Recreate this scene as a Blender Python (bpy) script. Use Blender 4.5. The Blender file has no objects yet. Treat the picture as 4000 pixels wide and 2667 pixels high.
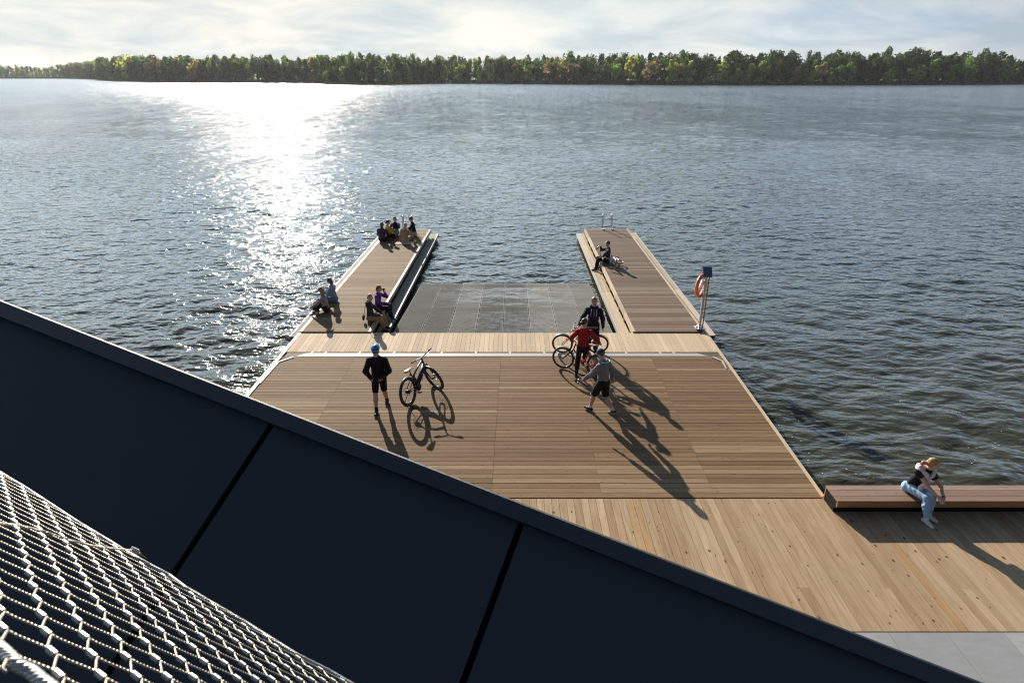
import bpy, math, random
import numpy as np
from mathutils import Vector, Matrix
random.seed(7); RS = np.random.RandomState(11)
scn = bpy.context.scene
COL = scn.collection
# ------------------------------------------------------------------ camera maths
F = 2364.; PIT = math.radians(23.8); CP, SP = math.cos(PIT), math.sin(PIT); H = 7.9; ZW = -0.62
def ray(px, py):
    u = px-2000.; v = 1333.5-py
    return Vector((u, F*CP+v*SP, v*CP-F*SP))
def G(px, py, z=0.):
    r = ray(px, py); k = (z-H)/r.z
    return Vector((r.x*k, r.y*k, z))
cam = bpy.data.cameras.new('camera'); co = bpy.data.objects.new('camera', cam); COL.objects.link(co)
co.location = (0, 0, H); co.rotation_euler = (math.radians(90)-PIT, 0, 0)
cam.sensor_width = 36; cam.lens = F/4000*36; cam.clip_start = .05; cam.clip_end = 30000
cam.dof.use_dof = True; cam.dof.focus_distance = 14; cam.dof.aperture_fstop = 9
scn.camera = co
SUN_AZ = math.radians(-21); SUN_EL = math.radians(21.5)
SUN = Vector((math.sin(SUN_AZ)*math.cos(SUN_EL), math.cos(SUN_AZ)*math.cos(SUN_EL), math.sin(SUN_EL)))
# ------------------------------------------------------------------ object helpers
def tag(o, label=None, cat=None, group=None, kind=None):
    if label: o['label'] = label
    if cat: o['category'] = cat
    if group: o['group'] = group
    if kind: o['kind'] = kind
    return o
def empty(name, loc=(0, 0, 0), label=None, cat=None, group=None):
    o = bpy.data.objects.new(name, None); COL.objects.link(o); o.location = loc
    return tag(o, label, cat, group)
def mkobj(name, verts, faces, mats, parent=None, smooth=False, midx=None, attr=None):
    me = bpy.data.meshes.new(name)
    if isinstance(verts, np.ndarray) and isinstance(faces, np.ndarray):
        nv = len(verts); nf, k = faces.shape
        me.vertices.add(nv); me.vertices.foreach_set('co', verts.astype(np.float32).ravel())
        me.loops.add(nf*k); me.polygons.add(nf)
        me.loops.foreach_set('vertex_index', faces.astype(np.int32).ravel())
        me.polygons.foreach_set('loop_start', np.arange(0, nf*k, k, dtype=np.int32))
        me.update(calc_edges=True)
    else:
        me.from_pydata([tuple(v) for v in verts], [], [tuple(f) for f in faces]); me.update()
    if not isinstance(mats, (list, tuple)): mats = [mats]
    for m in mats: me.materials.append(m)
    if midx is not None: me.polygons.foreach_set('material_index', np.array(midx, dtype=np.int32))
    if smooth: me.polygons.foreach_set('use_smooth', np.ones(len(me.polygons), dtype=bool))
    if attr is not None:
        a = me.attributes.new('tint', 'FLOAT', 'POINT'); a.data.foreach_set('value', attr.astype(np.float32))
    o = bpy.data.objects.new(name, me); COL.objects.link(o)
    if parent: o.parent = parent
    return o
class MB:
    def __init__(s): s.v = []; s.f = []; s.m = []
    def add(s, v, f, m=0):
        b = len(s.v); s.v += [Vector(p) for p in v]; s.f += [tuple(b+i for i in q) for q in f]; s.m += [m]*len(f); return s
    def hexa(s, p, m=0):  # p: 4 bottom, 4 top (ccw)
        return s.add(p, [(3, 2, 1, 0), (4, 5, 6, 7), (0, 1, 5, 4), (1, 2, 6, 5), (2, 3, 7, 6), (3, 0, 4, 7)], m)
    def box(s, lo, hi, m=0):
        x0, y0, z0 = lo; x1, y1, z1 = hi
        return s.hexa([(x0, y0, z0), (x1, y0, z0), (x1, y1, z0), (x0, y1, z0), (x0, y0, z1), (x1, y0, z1), (x1, y1, z1), (x0, y1, z1)], m)
    def obox(s, c, ax, ay, az, hx, hy, hz, m=0):
        c = Vector(c); ax, ay, az = [Vector(a).normalized() for a in (ax, ay, az)]
        P = []
        for z in (-1, 1):
            for x, y in ((-1, -1), (1, -1), (1, 1), (-1, 1)): P.append(c+ax*hx*x+ay*hy*y+az*hz*z)
        return s.hexa(P, m)
    def quadslab(s, q, th, m=0):
        q = [Vector(a) for a in q]; return s.hexa([a-Vector((0, 0, th)) for a in q]+q, m)
    def tube(s, pts, r, n=8, m=0, closed=False, cap=True):
        pts = [Vector(p) for p in pts]; N = len(pts); rr = r if isinstance(r, (list, tuple)) else [r]*N
        b = len(s.v); up = None
        for i, p in enumerate(pts):
            a = pts[(i-1) % N] if (closed or i > 0) else pts[i]; c = pts[(i+1) % N] if (closed or i < N-1) else pts[i]
            t = (c-a); t = t.normalized() if t.length > 1e-9 else Vector((0, 0, 1))
            if up is None:
                up = Vector((0, 0, 1)) if abs(t.z) < .9 else Vector((1, 0, 0))
            x = t.cross(up).normalized(); up = x.cross(t).normalized()
            for k in range(n):
                an = 2*math.pi*k/n; s.v.append(p+(x*math.cos(an)+up*math.sin(an))*rr[i])
        for i in range(N if closed else N-1):
            j = (i+1) % N
            for k in range(n):
                s.f.append((b+i*n+k, b+i*n+(k+1) % n, b+j*n+(k+1) % n, b+j*n+k)); s.m.append(m)
        if cap and not closed:
            s.f.append(tuple(b+k for k in range(n))[::-1]); s.m.append(m)
            s.f.append(tuple(b+(N-1)*n+k for k in range(n))); s.m.append(m)
        return s
    def ell(s, c, r, n=12, m=0, R=None):
        b = len(s.v); c = Vector(c); rows = max(5, n//2+1)
        for i in range(rows+1):
            th = math.pi*i/rows
            for k in range(n):
                ph = 2*math.pi*k/n
                p = Vector((r[0]*math.sin(th)*math.cos(ph), r[1]*math.sin(th)*math.sin(ph), r[2]*math.cos(th)))
                if R: p = R @ p
                s.v.append(c+p)
        for i in range(rows):
            for k in range(n):
                s.f.append((b+i*n+k, b+(i+1)*n+k, b+(i+1)*n+(k+1) % n, b+i*n+(k+1) % n)); s.m.append(m)
        return s
    def build(s, name, mats, parent=None, smooth=False):
        return mkobj(name, s.v, s.f, mats, parent, smooth, s.m)
# ------------------------------------------------------------------ materials
def mat(name):
    m = bpy.data.materials.new(name); m.use_nodes = True
    nt = m.node_tree; b = nt.nodes['Principled BSDF']; return m, nt, b
def N(nt, t, **k):
    n = nt.nodes.new(t)
    for a, v in k.items(): setattr(n, a, v)
    return n
def L(nt, a, b): nt.links.new(a, b)
def math_(nt, op, a, b=None, c=None, clamp=False):
    n = N(nt, 'ShaderNodeMath', operation=op); n.use_clamp = clamp
    for i, x in enumerate((a, b, c)):
        if x is None: continue
        if isinstance(x, (int, float)): n.inputs[i].default_value = x
        else: L(nt, x, n.inputs[i])
    return n.outputs[0]
def mixc(nt, f, a, b, bt='MIX'):
    n = N(nt, 'ShaderNodeMix', data_type='RGBA', blend_type=bt)
    for i, x in ((0, f), (6, a), (7, b)):
        if isinstance(x, (int, float)): n.inputs[i].default_value = x
        elif isinstance(x, tuple): n.inputs[i].default_value = (*x[:3], 1)
        else: L(nt, x, n.inputs[i])
    return n.outputs[2]
def noise(nt, vec, sc, det=3, rough=.5, dist=0.):
    n = N(nt, 'ShaderNodeTexNoise'); n.inputs['Scale'].default_value = sc; n.inputs['Detail'].default_value = det
    n.inputs['Roughness'].default_value = rough; n.inputs['Distortion'].default_value = dist
    if vec is not None: L(nt, vec, n.inputs['Vector'])
    return n.outputs['Fac']
def ramp(nt, f, stops, interp='LINEAR'):
    n = N(nt, 'ShaderNodeValToRGB'); n.color_ramp.interpolation = interp; e = n.color_ramp.elements
    while len(e) < len(stops): e.new(.5)
    for i, (p, c) in enumerate(stops):
        e[i].position = p; e[i].color = (*c[:3], 1) if isinstance(c, tuple) else (c, c, c, 1)
    L(nt, f, n.inputs[0]); return n.outputs[0]
def vmul(nt, v, s):
    n = N(nt, 'ShaderNodeVectorMath', operation='MULTIPLY'); L(nt, v, n.inputs[0]); n.inputs[1].default_value = s; return n.outputs[0]
def simple(name, col, rough=.6, metal=0., var=.12, sc=9., bump=0., spec=.5, bsc=None, coat=0.):
    m, nt, b = mat(name); tc = N(nt, 'ShaderNodeTexCoord').outputs['Object']
    f = noise(nt, tc, sc, 4)
    c = mixc(nt, f, tuple(x*(1-var) for x in col), tuple(min(1, x*(1+var)) for x in col)); L(nt, c, b.inputs['Base Color'])
    b.inputs['Roughness'].default_value = rough; b.inputs['Metallic'].default_value = metal
    b.inputs['Specular IOR Level'].default_value = spec; b.inputs['Coat Weight'].default_value = coat
    if bump:
        bn = N(nt, 'ShaderNodeBump'); bn.inputs['Strength'].default_value = bump; bn.inputs['Distance'].default_value = .01
        L(nt, noise(nt, tc, bsc or sc*6, 3), bn.inputs['Height']); L(nt, bn.outputs[0], b.inputs['Normal'])
    return m
def wood(name, c1, c2, c3, axis='x', rough=.6, knots=.5, spec=.3, groove=.25, tint=.35):
    m, nt, b = mat(name)
    tc = N(nt, 'ShaderNodeTexCoord').outputs['Object']; ri = N(nt, 'ShaderNodeNewGeometry').outputs['Random Per Island']
    off = N(nt, 'ShaderNodeCombineXYZ'); r37 = math_(nt, 'MULTIPLY', ri, 37.); L(nt, r37, off.inputs[0]); L(nt, math_(nt, 'MULTIPLY', ri, 91.), off.inputs[1])
    ad = N(nt, 'ShaderNodeVectorMath', operation='ADD'); L(nt, tc, ad.inputs[0]); L(nt, off.outputs[0], ad.inputs[1]); v = ad.outputs[0]
    st = (.6, 9., 9.) if axis == 'x' else (9., .6, 9.)
    g = noise(nt, vmul(nt, v, st), 2.2, 5, .62, .4)
    fine = noise(nt, vmul(nt, v, tuple(q*4 for q in st)), 3., 3, .6)
    base = mixc(nt, ramp(nt, ri, [(0, 0.), (.35, .35), (.75, .6), (1, 1.)]), c1, c2)
    wn = N(nt, 'ShaderNodeTexWhiteNoise', noise_dimensions='1D'); L(nt, r37, wn.inputs['W'])
    odd = math_(nt, 'GREATER_THAN', wn.outputs['Value'], .87)
    base = mixc(nt, math_(nt, 'MULTIPLY', odd, .75), base, c3)
    dark = mixc(nt, 1., base, (.62, .57, .52), 'MULTIPLY')
    c = mixc(nt, ramp(nt, g, [(.3, 0.), (.7, tint*2)]), base, dark)
    c = mixc(nt, ramp(nt, fine, [(.45, 0.), (.8, .45)]), c, dark)
    big = noise(nt, tc, .7, 4, .6)
    c = mixc(nt, ramp(nt, big, [(.42, 0.), (.66, .5)]), c, mixc(nt, 1., base, (.78, .8, .84), 'MULTIPLY'))
    if knots:
        vo = N(nt, 'ShaderNodeTexVoronoi'); vo.inputs['Scale'].default_value = 5.5
        L(nt, vmul(nt, v, (1., 1.6, 1.) if axis == 'x' else (1.6, 1., 1.)), vo.inputs['Vector'])
        wr = N(nt, 'ShaderNodeSeparateColor'); L(nt, vo.outputs['Color'], wr.inputs[0])
        rad = math_(nt, 'MULTIPLY', wr.outputs[0], .21)
        k = math_(nt, 'LESS_THAN', vo.outputs['Distance'], rad)
        k = math_(nt, 'MULTIPLY', k, math_(nt, 'GREATER_THAN', wr.outputs[1], .35))
        c = mixc(nt, math_(nt, 'MULTIPLY', k, knots), c, (.06, .035, .02))
    if groove:
        sx = N(nt, 'ShaderNodeSeparateXYZ'); L(nt, tc, sx.inputs[0]); q = sx.outputs[1 if axis == 'x' else 0]
        w = math_(nt, 'SINE', math_(nt, 'MULTIPLY', q, 2*math.pi/.0132))
        c = mixc(nt, math_(nt, 'MULTIPLY', math_(nt, 'GREATER_THAN', w, .2), groove), c, mixc(nt, 1., c, (.45, .42, .4), 'MULTIPLY'))
    L(nt, c, b.inputs['Base Color']); b.inputs['Roughness'].default_value = rough; b.inputs['Specular IOR Level'].default_value = spec
    bn = N(nt, 'ShaderNodeBump'); bn.inputs['Strength'].default_value = .35; bn.inputs['Distance'].default_value = .004
    L(nt, fine, bn.inputs['Height']); L(nt, bn.outputs[0], b.inputs['Normal'])
    return m
M = {}
M['wood_main'] = wood('wood_main', (.175, .108, .058), (.275, .178, .1), (.35, .255, .155), 'x', .8, .5, .14, .3, .45)
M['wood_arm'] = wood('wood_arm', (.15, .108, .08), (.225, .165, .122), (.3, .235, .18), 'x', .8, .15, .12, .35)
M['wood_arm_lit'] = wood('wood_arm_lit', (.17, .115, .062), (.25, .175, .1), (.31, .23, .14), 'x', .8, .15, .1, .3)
M['wood_strip'] = wood('wood_strip', (.52, .4, .27), (.66, .53, .38), (.47, .37, .27), 'y', .8, .4, .12, 0, .2)
M['wood_front'] = wood('wood_front', (.39, .268, .16), (.57, .43, .285), (.47, .3, .145), 'y', .75, .9, .15, .45, .5)
M['wood_trim'] = wood('wood_trim', (.5, .38, .25), (.62, .49, .34), (.42, .32, .21), 'y', .55, .2, .3, 0, .2)
M['wood_bench'] = wood('wood_bench', (.235, .15, .105), (.31, .2, .145), (.36, .26, .2), 'x', .5, .3, .45, 0, .4)
M['wood_fascia'] = wood('wood_fascia', (.42, .2, .07), (.5, .26, .1), (.45, .22, .08), 'x', .55, .6, .3, 0, .3)
M['steel'] = simple('steel', (.62, .63, .65), .28, 1., .08)
M['galv'] = simple('galv', (.55, .58, .62), .42, .85, .12, 14)
M['alu_plate'] = simple('alu_plate', (.4, .4, .385), .6, 0., .06, 5)
M['grate_bar'] = simple('grate_bar', (.31, .305, .285), .85, 0., .25, 1.2, spec=.2)
M['black'] = simple('black', (.009, .009, .010), .85, spec=.15)
M['dark_under'] = simple('dark_under', (.02, .017, .014), .9)
M['dark_brown'] = simple('dark_brown', (.06, .042, .03), .8, bump=.4)
M['white'] = simple('white', (.8, .8, .78), .5)
nt = M['grate_bar'].node_tree; b = nt.nodes['Principled BSDF']; lk = b.inputs['Base Color'].links[0].from_socket; orr = N(nt, 'ShaderNodeObjectInfo').outputs['Random']
L(nt, mixc(nt, 1., lk, ramp(nt, orr, [(0, .78), (1, 1.15)]), 'MULTIPLY'), b.inputs['Base Color'])
# ------------------------------------------------------------------ world and sun
w = bpy.data.worlds.new('World'); scn.world = w; w.use_nodes = True; nt = w.node_tree
bg = nt.nodes['Background']; sky = N(nt, 'ShaderNodeTexSky', sky_type='NISHITA'); sky.sun_disc = False
sky.sun_elevation = SUN_EL; sky.sun_rotation = SUN_AZ; sky.air_density = 1.; sky.dust_density = .3; sky.ozone_density = 1.5; sky.altitude = 50
tc = N(nt, 'ShaderNodeTexCoord').outputs['Generated']; sx = N(nt, 'ShaderNodeSeparateXYZ'); L(nt, tc, sx.inputs[0])
zz = math_(nt, 'MAXIMUM', sx.outputs[2], 0.)
den = math_(nt, 'ADD', zz, .2)
cv = N(nt, 'ShaderNodeCombineXYZ'); L(nt, math_(nt, 'DIVIDE', sx.outputs[0], den), cv.inputs[0]); L(nt, math_(nt, 'DIVIDE', sx.outputs[1], den), cv.inputs[1])
cn = noise(nt, cv.outputs[0], .9, 7, .58, .6)
cn2 = noise(nt, vmul(nt, cv.outputs[0], (1., 1.1, 1.)), 1.3, 7, .58, .5)
lowz = ramp(nt, zz, [(0, 1.), (.4, .95), (.6, .5), (1, .2)])
dt = N(nt, 'ShaderNodeVectorMath', operation='DOT_PRODUCT'); L(nt, tc, dt.inputs[0]); dt.inputs[1].default_value = SUN
sundot = dt.outputs['Value']
thin = ramp(nt, cn, [(.36, 0.), (.6, 1.)])
cover = math_(nt, 'MAXIMUM', math_(nt, 'MULTIPLY', thin, math_(nt, 'ADD', lowz, .0)), math_(nt, 'MAXIMUM', ramp(nt, zz, [(0, .97), (.08, .8), (.22, .35), (.5, .1)]), ramp(nt, sundot, [(.8, 0.), (.93, .95)])))
near = ramp(nt, sundot, [(.55, 0.), (.86, .3), (1., 1.)])
ccol = mixc(nt, near, (3.75, 4.0, 4.2), (4.1, 4.0, 3.75))
ccol = mixc(nt, ramp(nt, zz, [(.5, 0.), (.75, 1.)]), ccol, mixc(nt, 1., ccol, (.42, .52, .66), 'MULTIPLY'))
ccol = mixc(nt, ramp(nt, cn2, [(.38, 0.), (.6, 1.)]), ccol, mixc(nt, 1., ccol, (.62, .73, .85), 'MULTIPLY'))
ccol = mixc(nt, ramp(nt, zz, [(.1, 0.), (.19, 1.)]), ccol, mixc(nt, 1., ccol, (2.7, 3.35, 4.1), 'MULTIPLY'))
ccol = mixc(nt, ramp(nt, sundot, [(.55, 0.), (.9, 1.)]), ccol, mixc(nt, 1., ccol, (1.3, 1.27, 1.2), 'MULTIPLY'))
ccol = mixc(nt, ramp(nt, zz, [(.3, 0.), (.5, 1.)]), ccol, mixc(nt, 1., ccol, (.2, .18, .17), 'MULTIPLY'))
ccol = mixc(nt, 1., ccol, ramp(nt, sundot, [(.0, .2), (.3, .75), (.6, 1.)]), 'MULTIPLY')
skyc = mixc(nt, 1., sky.outputs[0], (.48, .45, .42), 'MULTIPLY')
outc = mixc(nt, cover, skyc, ccol)
L(nt, outc, bg.inputs['Color']); bg.inputs['Strength'].default_value = .1
sl = bpy.data.lights.new('sun', 'SUN'); sl.energy = 4.9; sl.angle = math.radians(.5); sl.color = (1., .9, .76)
so = bpy.data.objects.new('sun', sl); COL.objects.link(so); so.rotation_euler = SUN.to_track_quat('Z', 'Y').to_euler()
vs = scn.view_settings; vs.view_transform = 'Standard'; vs.look = 'None'; vs.gamma = 1; vs.use_curve_mapping = False; vs.exposure = .93
scn.cycles.use_denoising = True; scn.cycles.filter_width = 1.15; scn.cycles.max_bounces = 6; scn.cycles.sample_clamp_indirect = 4; scn.cycles.sample_clamp_direct = 14; scn.cycles.caustics_reflective = False
# ------------------------------------------------------------------ water
WV = []
for i in range(64):
    lam = .24*(1.06**i); 
    if lam > 9: break
    k = 2*math.pi/lam; th = math.radians(-90+RS.normal(12, 34)); sl_ = .028 if lam < 1.6 else .028*(1.6/lam)**1.3
    WV.append((k*math.cos(th), k*math.sin(th), sl_/k, RS.rand()*6.283, lam))
def wave(x, y, sp):
    z = np.zeros_like(x); dx = np.zeros_like(x); dy = np.zeros_like(x)
    for kx, ky, a, ph, lam in WV:
        f = np.clip((lam/sp-2.2)/2., 0, 1)*a
        p = kx*x+ky*y+ph; k = math.hypot(kx, ky)
        z += f*np.sin(p); c = f*np.cos(p)*.8; dx += c*kx/k; dy += c*ky/k
    env = .75+.35*np.sin(x*.21+1.3*np.sin(y*.13))*np.sin(y*.17+.9)
    return z*env, dx*env, dy*env
ys = [5.]
while ys[-1] < 1900: ys.append(ys[-1]*(1.0036 if ys[-1] < 90 else 1.006 if ys[-1] < 300 else 1.02))
ys = np.array([-60, -20, -5, 0, 2, 3.5]+ys+[2600, 4000])
tt = np.concatenate([[-30, -12, -6, -3, -2, -1.6, -1.35], np.linspace(-1.22, 1.22, 680), [1.35, 1.6, 2, 3, 6, 12, 30]])
Yg, Tg = np.meshgrid(ys, tt, indexing='ij'); Xg = np.maximum(Yg, 12)*Tg
sp = np.maximum(np.maximum(Yg, 12)*.0042, np.gradient(ys)[:, None]); sp[np.abs(Tg) > 1.23] = 99; sp[Yg < 4.9] = 99
zw, dx, dy = wave(Xg, Yg, sp)
V = np.stack([Xg-dx, Yg-dy, ZW+zw], -1).reshape(-1, 3)
ny, nx = Yg.shape; idx = np.arange(ny*nx).reshape(ny, nx)
Fq = np.stack([idx[:-1, :-1], idx[:-1, 1:], idx[1:, 1:], idx[1:, :-1]], -1).reshape(-1, 4)
m, nt, b = mat('lake_water'); M['water'] = m
tc = N(nt, 'ShaderNodeTexCoord').outputs['Object']
ln = N(nt, 'ShaderNodeVectorMath', operation='LENGTH'); L(nt, tc, ln.inputs[0]); dist = ln.outputs['Value']
b.inputs['Base Color'].default_value = (.042, .043, .028, 1); b.inputs['IOR'].default_value = 1.333
mr = N(nt, 'ShaderNodeMapRange'); L(nt, dist, mr.inputs[0]); mr.inputs[1].default_value = 20; mr.inputs[2].default_value = 420; mr.inputs[3].default_value = .04; mr.inputs[4].default_value = .165
rn = ramp(nt, noise(nt, vmul(nt, tc, (.55, .13, 1.)), 1., 5, .75, .4), [(.32, .35), (.68, 1.9)])
L(nt, math_(nt, 'MULTIPLY', mr.outputs[0], rn), b.inputs['Roughness'])
spn = ramp(nt, noise(nt, vmul(nt, tc, (.8, .17, 1.)), 1.3, 5, .8, .5), [(.36, .62), (.6, 1.)])
mr3 = N(nt, 'ShaderNodeMapRange'); L(nt, dist, mr3.inputs[0]); mr3.inputs[1].default_value = 50; mr3.inputs[2].default_value = 160
L(nt, math_(nt, 'MULTIPLY', mixc(nt, mr3.outputs[0], (1., 1., 1.), spn), .5), b.inputs['Specular IOR Level'])
h = None
for sc, amp, st in ((1.1, .1, (1., 1.9, 1.)), (2.6, .032, (1., 1.6, 1.)), (7., .006, (1., 1.4, 1.)), (.35, .05, (1., 2., 1.))):
    q = math_(nt, 'MULTIPLY', noise(nt, vmul(nt, tc, st), sc, 2, .55, .3), amp); h = q if h is None else math_(nt, 'ADD', h, q)
bn = N(nt, 'ShaderNodeBump'); bn.inputs['Strength'].default_value = 1.; bn.inputs['Distance'].default_value = 1.
mr2 = N(nt, 'ShaderNodeMapRange'); L(nt, dist, mr2.inputs[0]); mr2.inputs[1].default_value = 18; mr2.inputs[2].default_value = 140; mr2.inputs[3].default_value = 1.1; mr2.inputs[4].default_value = 2.7
gust = ramp(nt, noise(nt, vmul(nt, tc, (1., .45, 1.)), .035, 3, .6, .8), [(.3, .62), (.68, 1.3)])
L(nt, math_(nt, 'MULTIPLY', math_(nt, 'MULTIPLY', h, mr2.outputs[0]), gust), bn.inputs['Height']); L(nt, bn.outputs[0], b.inputs['Normal'])
tag(mkobj('water', V, Fq, m, smooth=True), 'rippled grey blue lake with a bright band of sun glitter', None, None, 'structure')
# ------------------------------------------------------------------ decks
def lerp(a, b, t): return Vector(a)*(1-t)+Vector(b)*t
def boards(mb, q, pitch, along, th=.03, gap=.006, cuts=None, jit=.0, m=0):
    A, B, C, D = [Vector(a) for a in q]  # near-left, near-right, far-right, far-left
    P = lambda u, v: lerp(lerp(A, B, u), lerp(D, C, u), v)
    ln = ((D-A).length+(C-B).length)/2 if along == 'x' else ((B-A).length+(C-D).length)/2
    full = ((B-A).length if along == 'x' else (D-A).length)
    n = max(1, round(ln/pitch))
    for i in range(n):
        a0 = i/n+gap/2/ln; a1 = (i+1)/n-gap/2/ln
        cs = [0.]+sorted(cuts(i) if callable(cuts) else (cuts or []))+[1.]
        for c0, c1 in zip(cs[:-1], cs[1:]):
            g = .0025/full; c0_, c1_ = c0+(g if c0 > 0 else 0), c1-(g if c1 < 1 else 0); dz = Vector((0, 0, random.uniform(-jit, jit)))
            if along == 'x': qq = [P(c0_, a0), P(c1_, a0), P(c1_, a1), P(c0_, a1)]
            else: qq = [P(a0, c0_), P(a1, c0_), P(a1, c1_), P(a0, c1_)]
            mb.quadslab([p+dz for p in qq], th, m)
def pr(x, y, z=0.): return Vector((x, y, z))
# main floating deck
MD = [pr(-7.08, 10.02), pr(6.32, 10.02), pr(6.42, 16.76), pr(-7.0, 16.76)]
t = empty('floating_deck', (0, 13.4, 0), 'wide brown timber floating deck with boards laid crosswise between two light edge beams', 'deck')
mb = MB(); ux = lambda x: (x+7.04)/13.4
def cutf(i):
    c = [ux(-4.84), ux(-.385), ux(4.2)]
    if i % 7 in (1, 2, 5): c.append(ux(1.88))
    if i % 5 == 3: c.append(ux(-2.6))
    return c
boards(mb, MD, .161, 'x', .034, .014, cutf, .0012); mb.build('deck_boards', M['wood_main'], t)
def drop(t):  # children were made in world coordinates
    for c in COL.objects:
        if c.parent == t: c.matrix_parent_inverse = Matrix.Translation(-t.location)
mb = MB(); mb.box((-7.0, 10.03, -.42), (6.3, 18.5, -.04)); mb.build('float', M['dark_under'], t)
mb = MB(); mb.hexa([(6.33, 10.05, -.3), (6.40, 10.05, -.3), (6.53, 18.6, -.3), (6.43, 18.6, -.3), (6.33, 10.05, .012), (6.40, 10.05, .012), (6.53, 18.6, .012), (6.44, 18.6, .012)]); mb.build('edge_beam', M['wood_trim'], t)
mb = MB(); mb.hexa([(-7.22, 10.05, -.3), (-7.10, 10.05, -.3), (-7.03, 18.6, -.3), (-7.13, 18.6, -.3), (-7.22, 10.05, .012), (-7.10, 10.05, .012), (-7.03, 18.6, .012), (-7.14, 18.6, .012)]); mb.build('edge_beam', M['wood_trim'], t)
drop(t)
# pale cross strip
t = empty('cross_walkway', (0, 17.8, 0), 'pale timber strip of lengthwise boards between the brown deck and the two piers', 'walkway')
mb = MB(); boards(mb, [pr(-7.02, 17.10), pr(6.43, 17.10), pr(6.44, 18.62), pr(-7.03, 18.62)], .149, 'y', .03, .006, None, .001); mb.build('deck_boards', M['wood_strip'], t)
drop(t)
# threshold plate with recess
t = empty('threshold_plate', (0, 16.9, 0), 'long pale metal threshold plate with slotted recess along the far edge of the brown deck', 'ramp plate')
mb = MB(); mb.hexa([(-6.6, 16.775, .004), (6.02, 16.775, .004), (5.72, 16.965, .004), (-6.35, 16.965, .004), (-6.6, 16.775, .012), (6.02, 16.775, .012), (5.72, 16.965, .022), (-6.35, 16.965, .022)])
mb.hexa([(6.10, 16.7, .004), (6.16, 16.74, .004), (6.36, 16.45, .004), (6.3, 16.42, .004), (6.10, 16.7, .02), (6.16, 16.74, .02), (6.36, 16.45, .02), (6.3, 16.42, .02)])
mb.hexa([(6.3, 16.42, .004), (6.36, 16.45, .004), (6.30, 15.9, .004), (6.27, 15.9, .004), (6.3, 16.42, .02), (6.36, 16.45, .02), (6.30, 15.9, .02), (6.27, 15.9, .02)])
mb.hexa([(-6.66, 16.69, .004), (-6.7, 16.74, .004), (-7.05, 16.35, .004), (-6.98, 16.35, .004), (-6.66, 16.69, .02), (-6.7, 16.74, .02), (-7.05, 16.35, .02), (-6.98, 16.35, .02)])
mb.hexa([(-6.98, 16.35, .004), (-7.05, 16.35, .004), (-7.07, 15.0, .004), (-7.02, 15.0, .004), (-6.98, 16.35, .02), (-7.05, 16.35, .02), (-7.07, 15.0, .02), (-7.02, 15.0, .02)])
mb.build('plate', M['alu_plate'], t)
mb = MB(); mb.box((-6.98, 16.765, -.05), (6.41, 17.09, -.012)); mb.build('recess', M['dark_brown'], t)
x = -6.2
i = 0
while x < 5.9:
    mb = MB(); mb.box((x-.03, 16.95, -.01), (x+.03, 17.092, .016)); mb.build('bracket', M['alu_plate'], t)
    x += (1.06 if i % 4 else .42); i += 1
drop(t)
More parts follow.
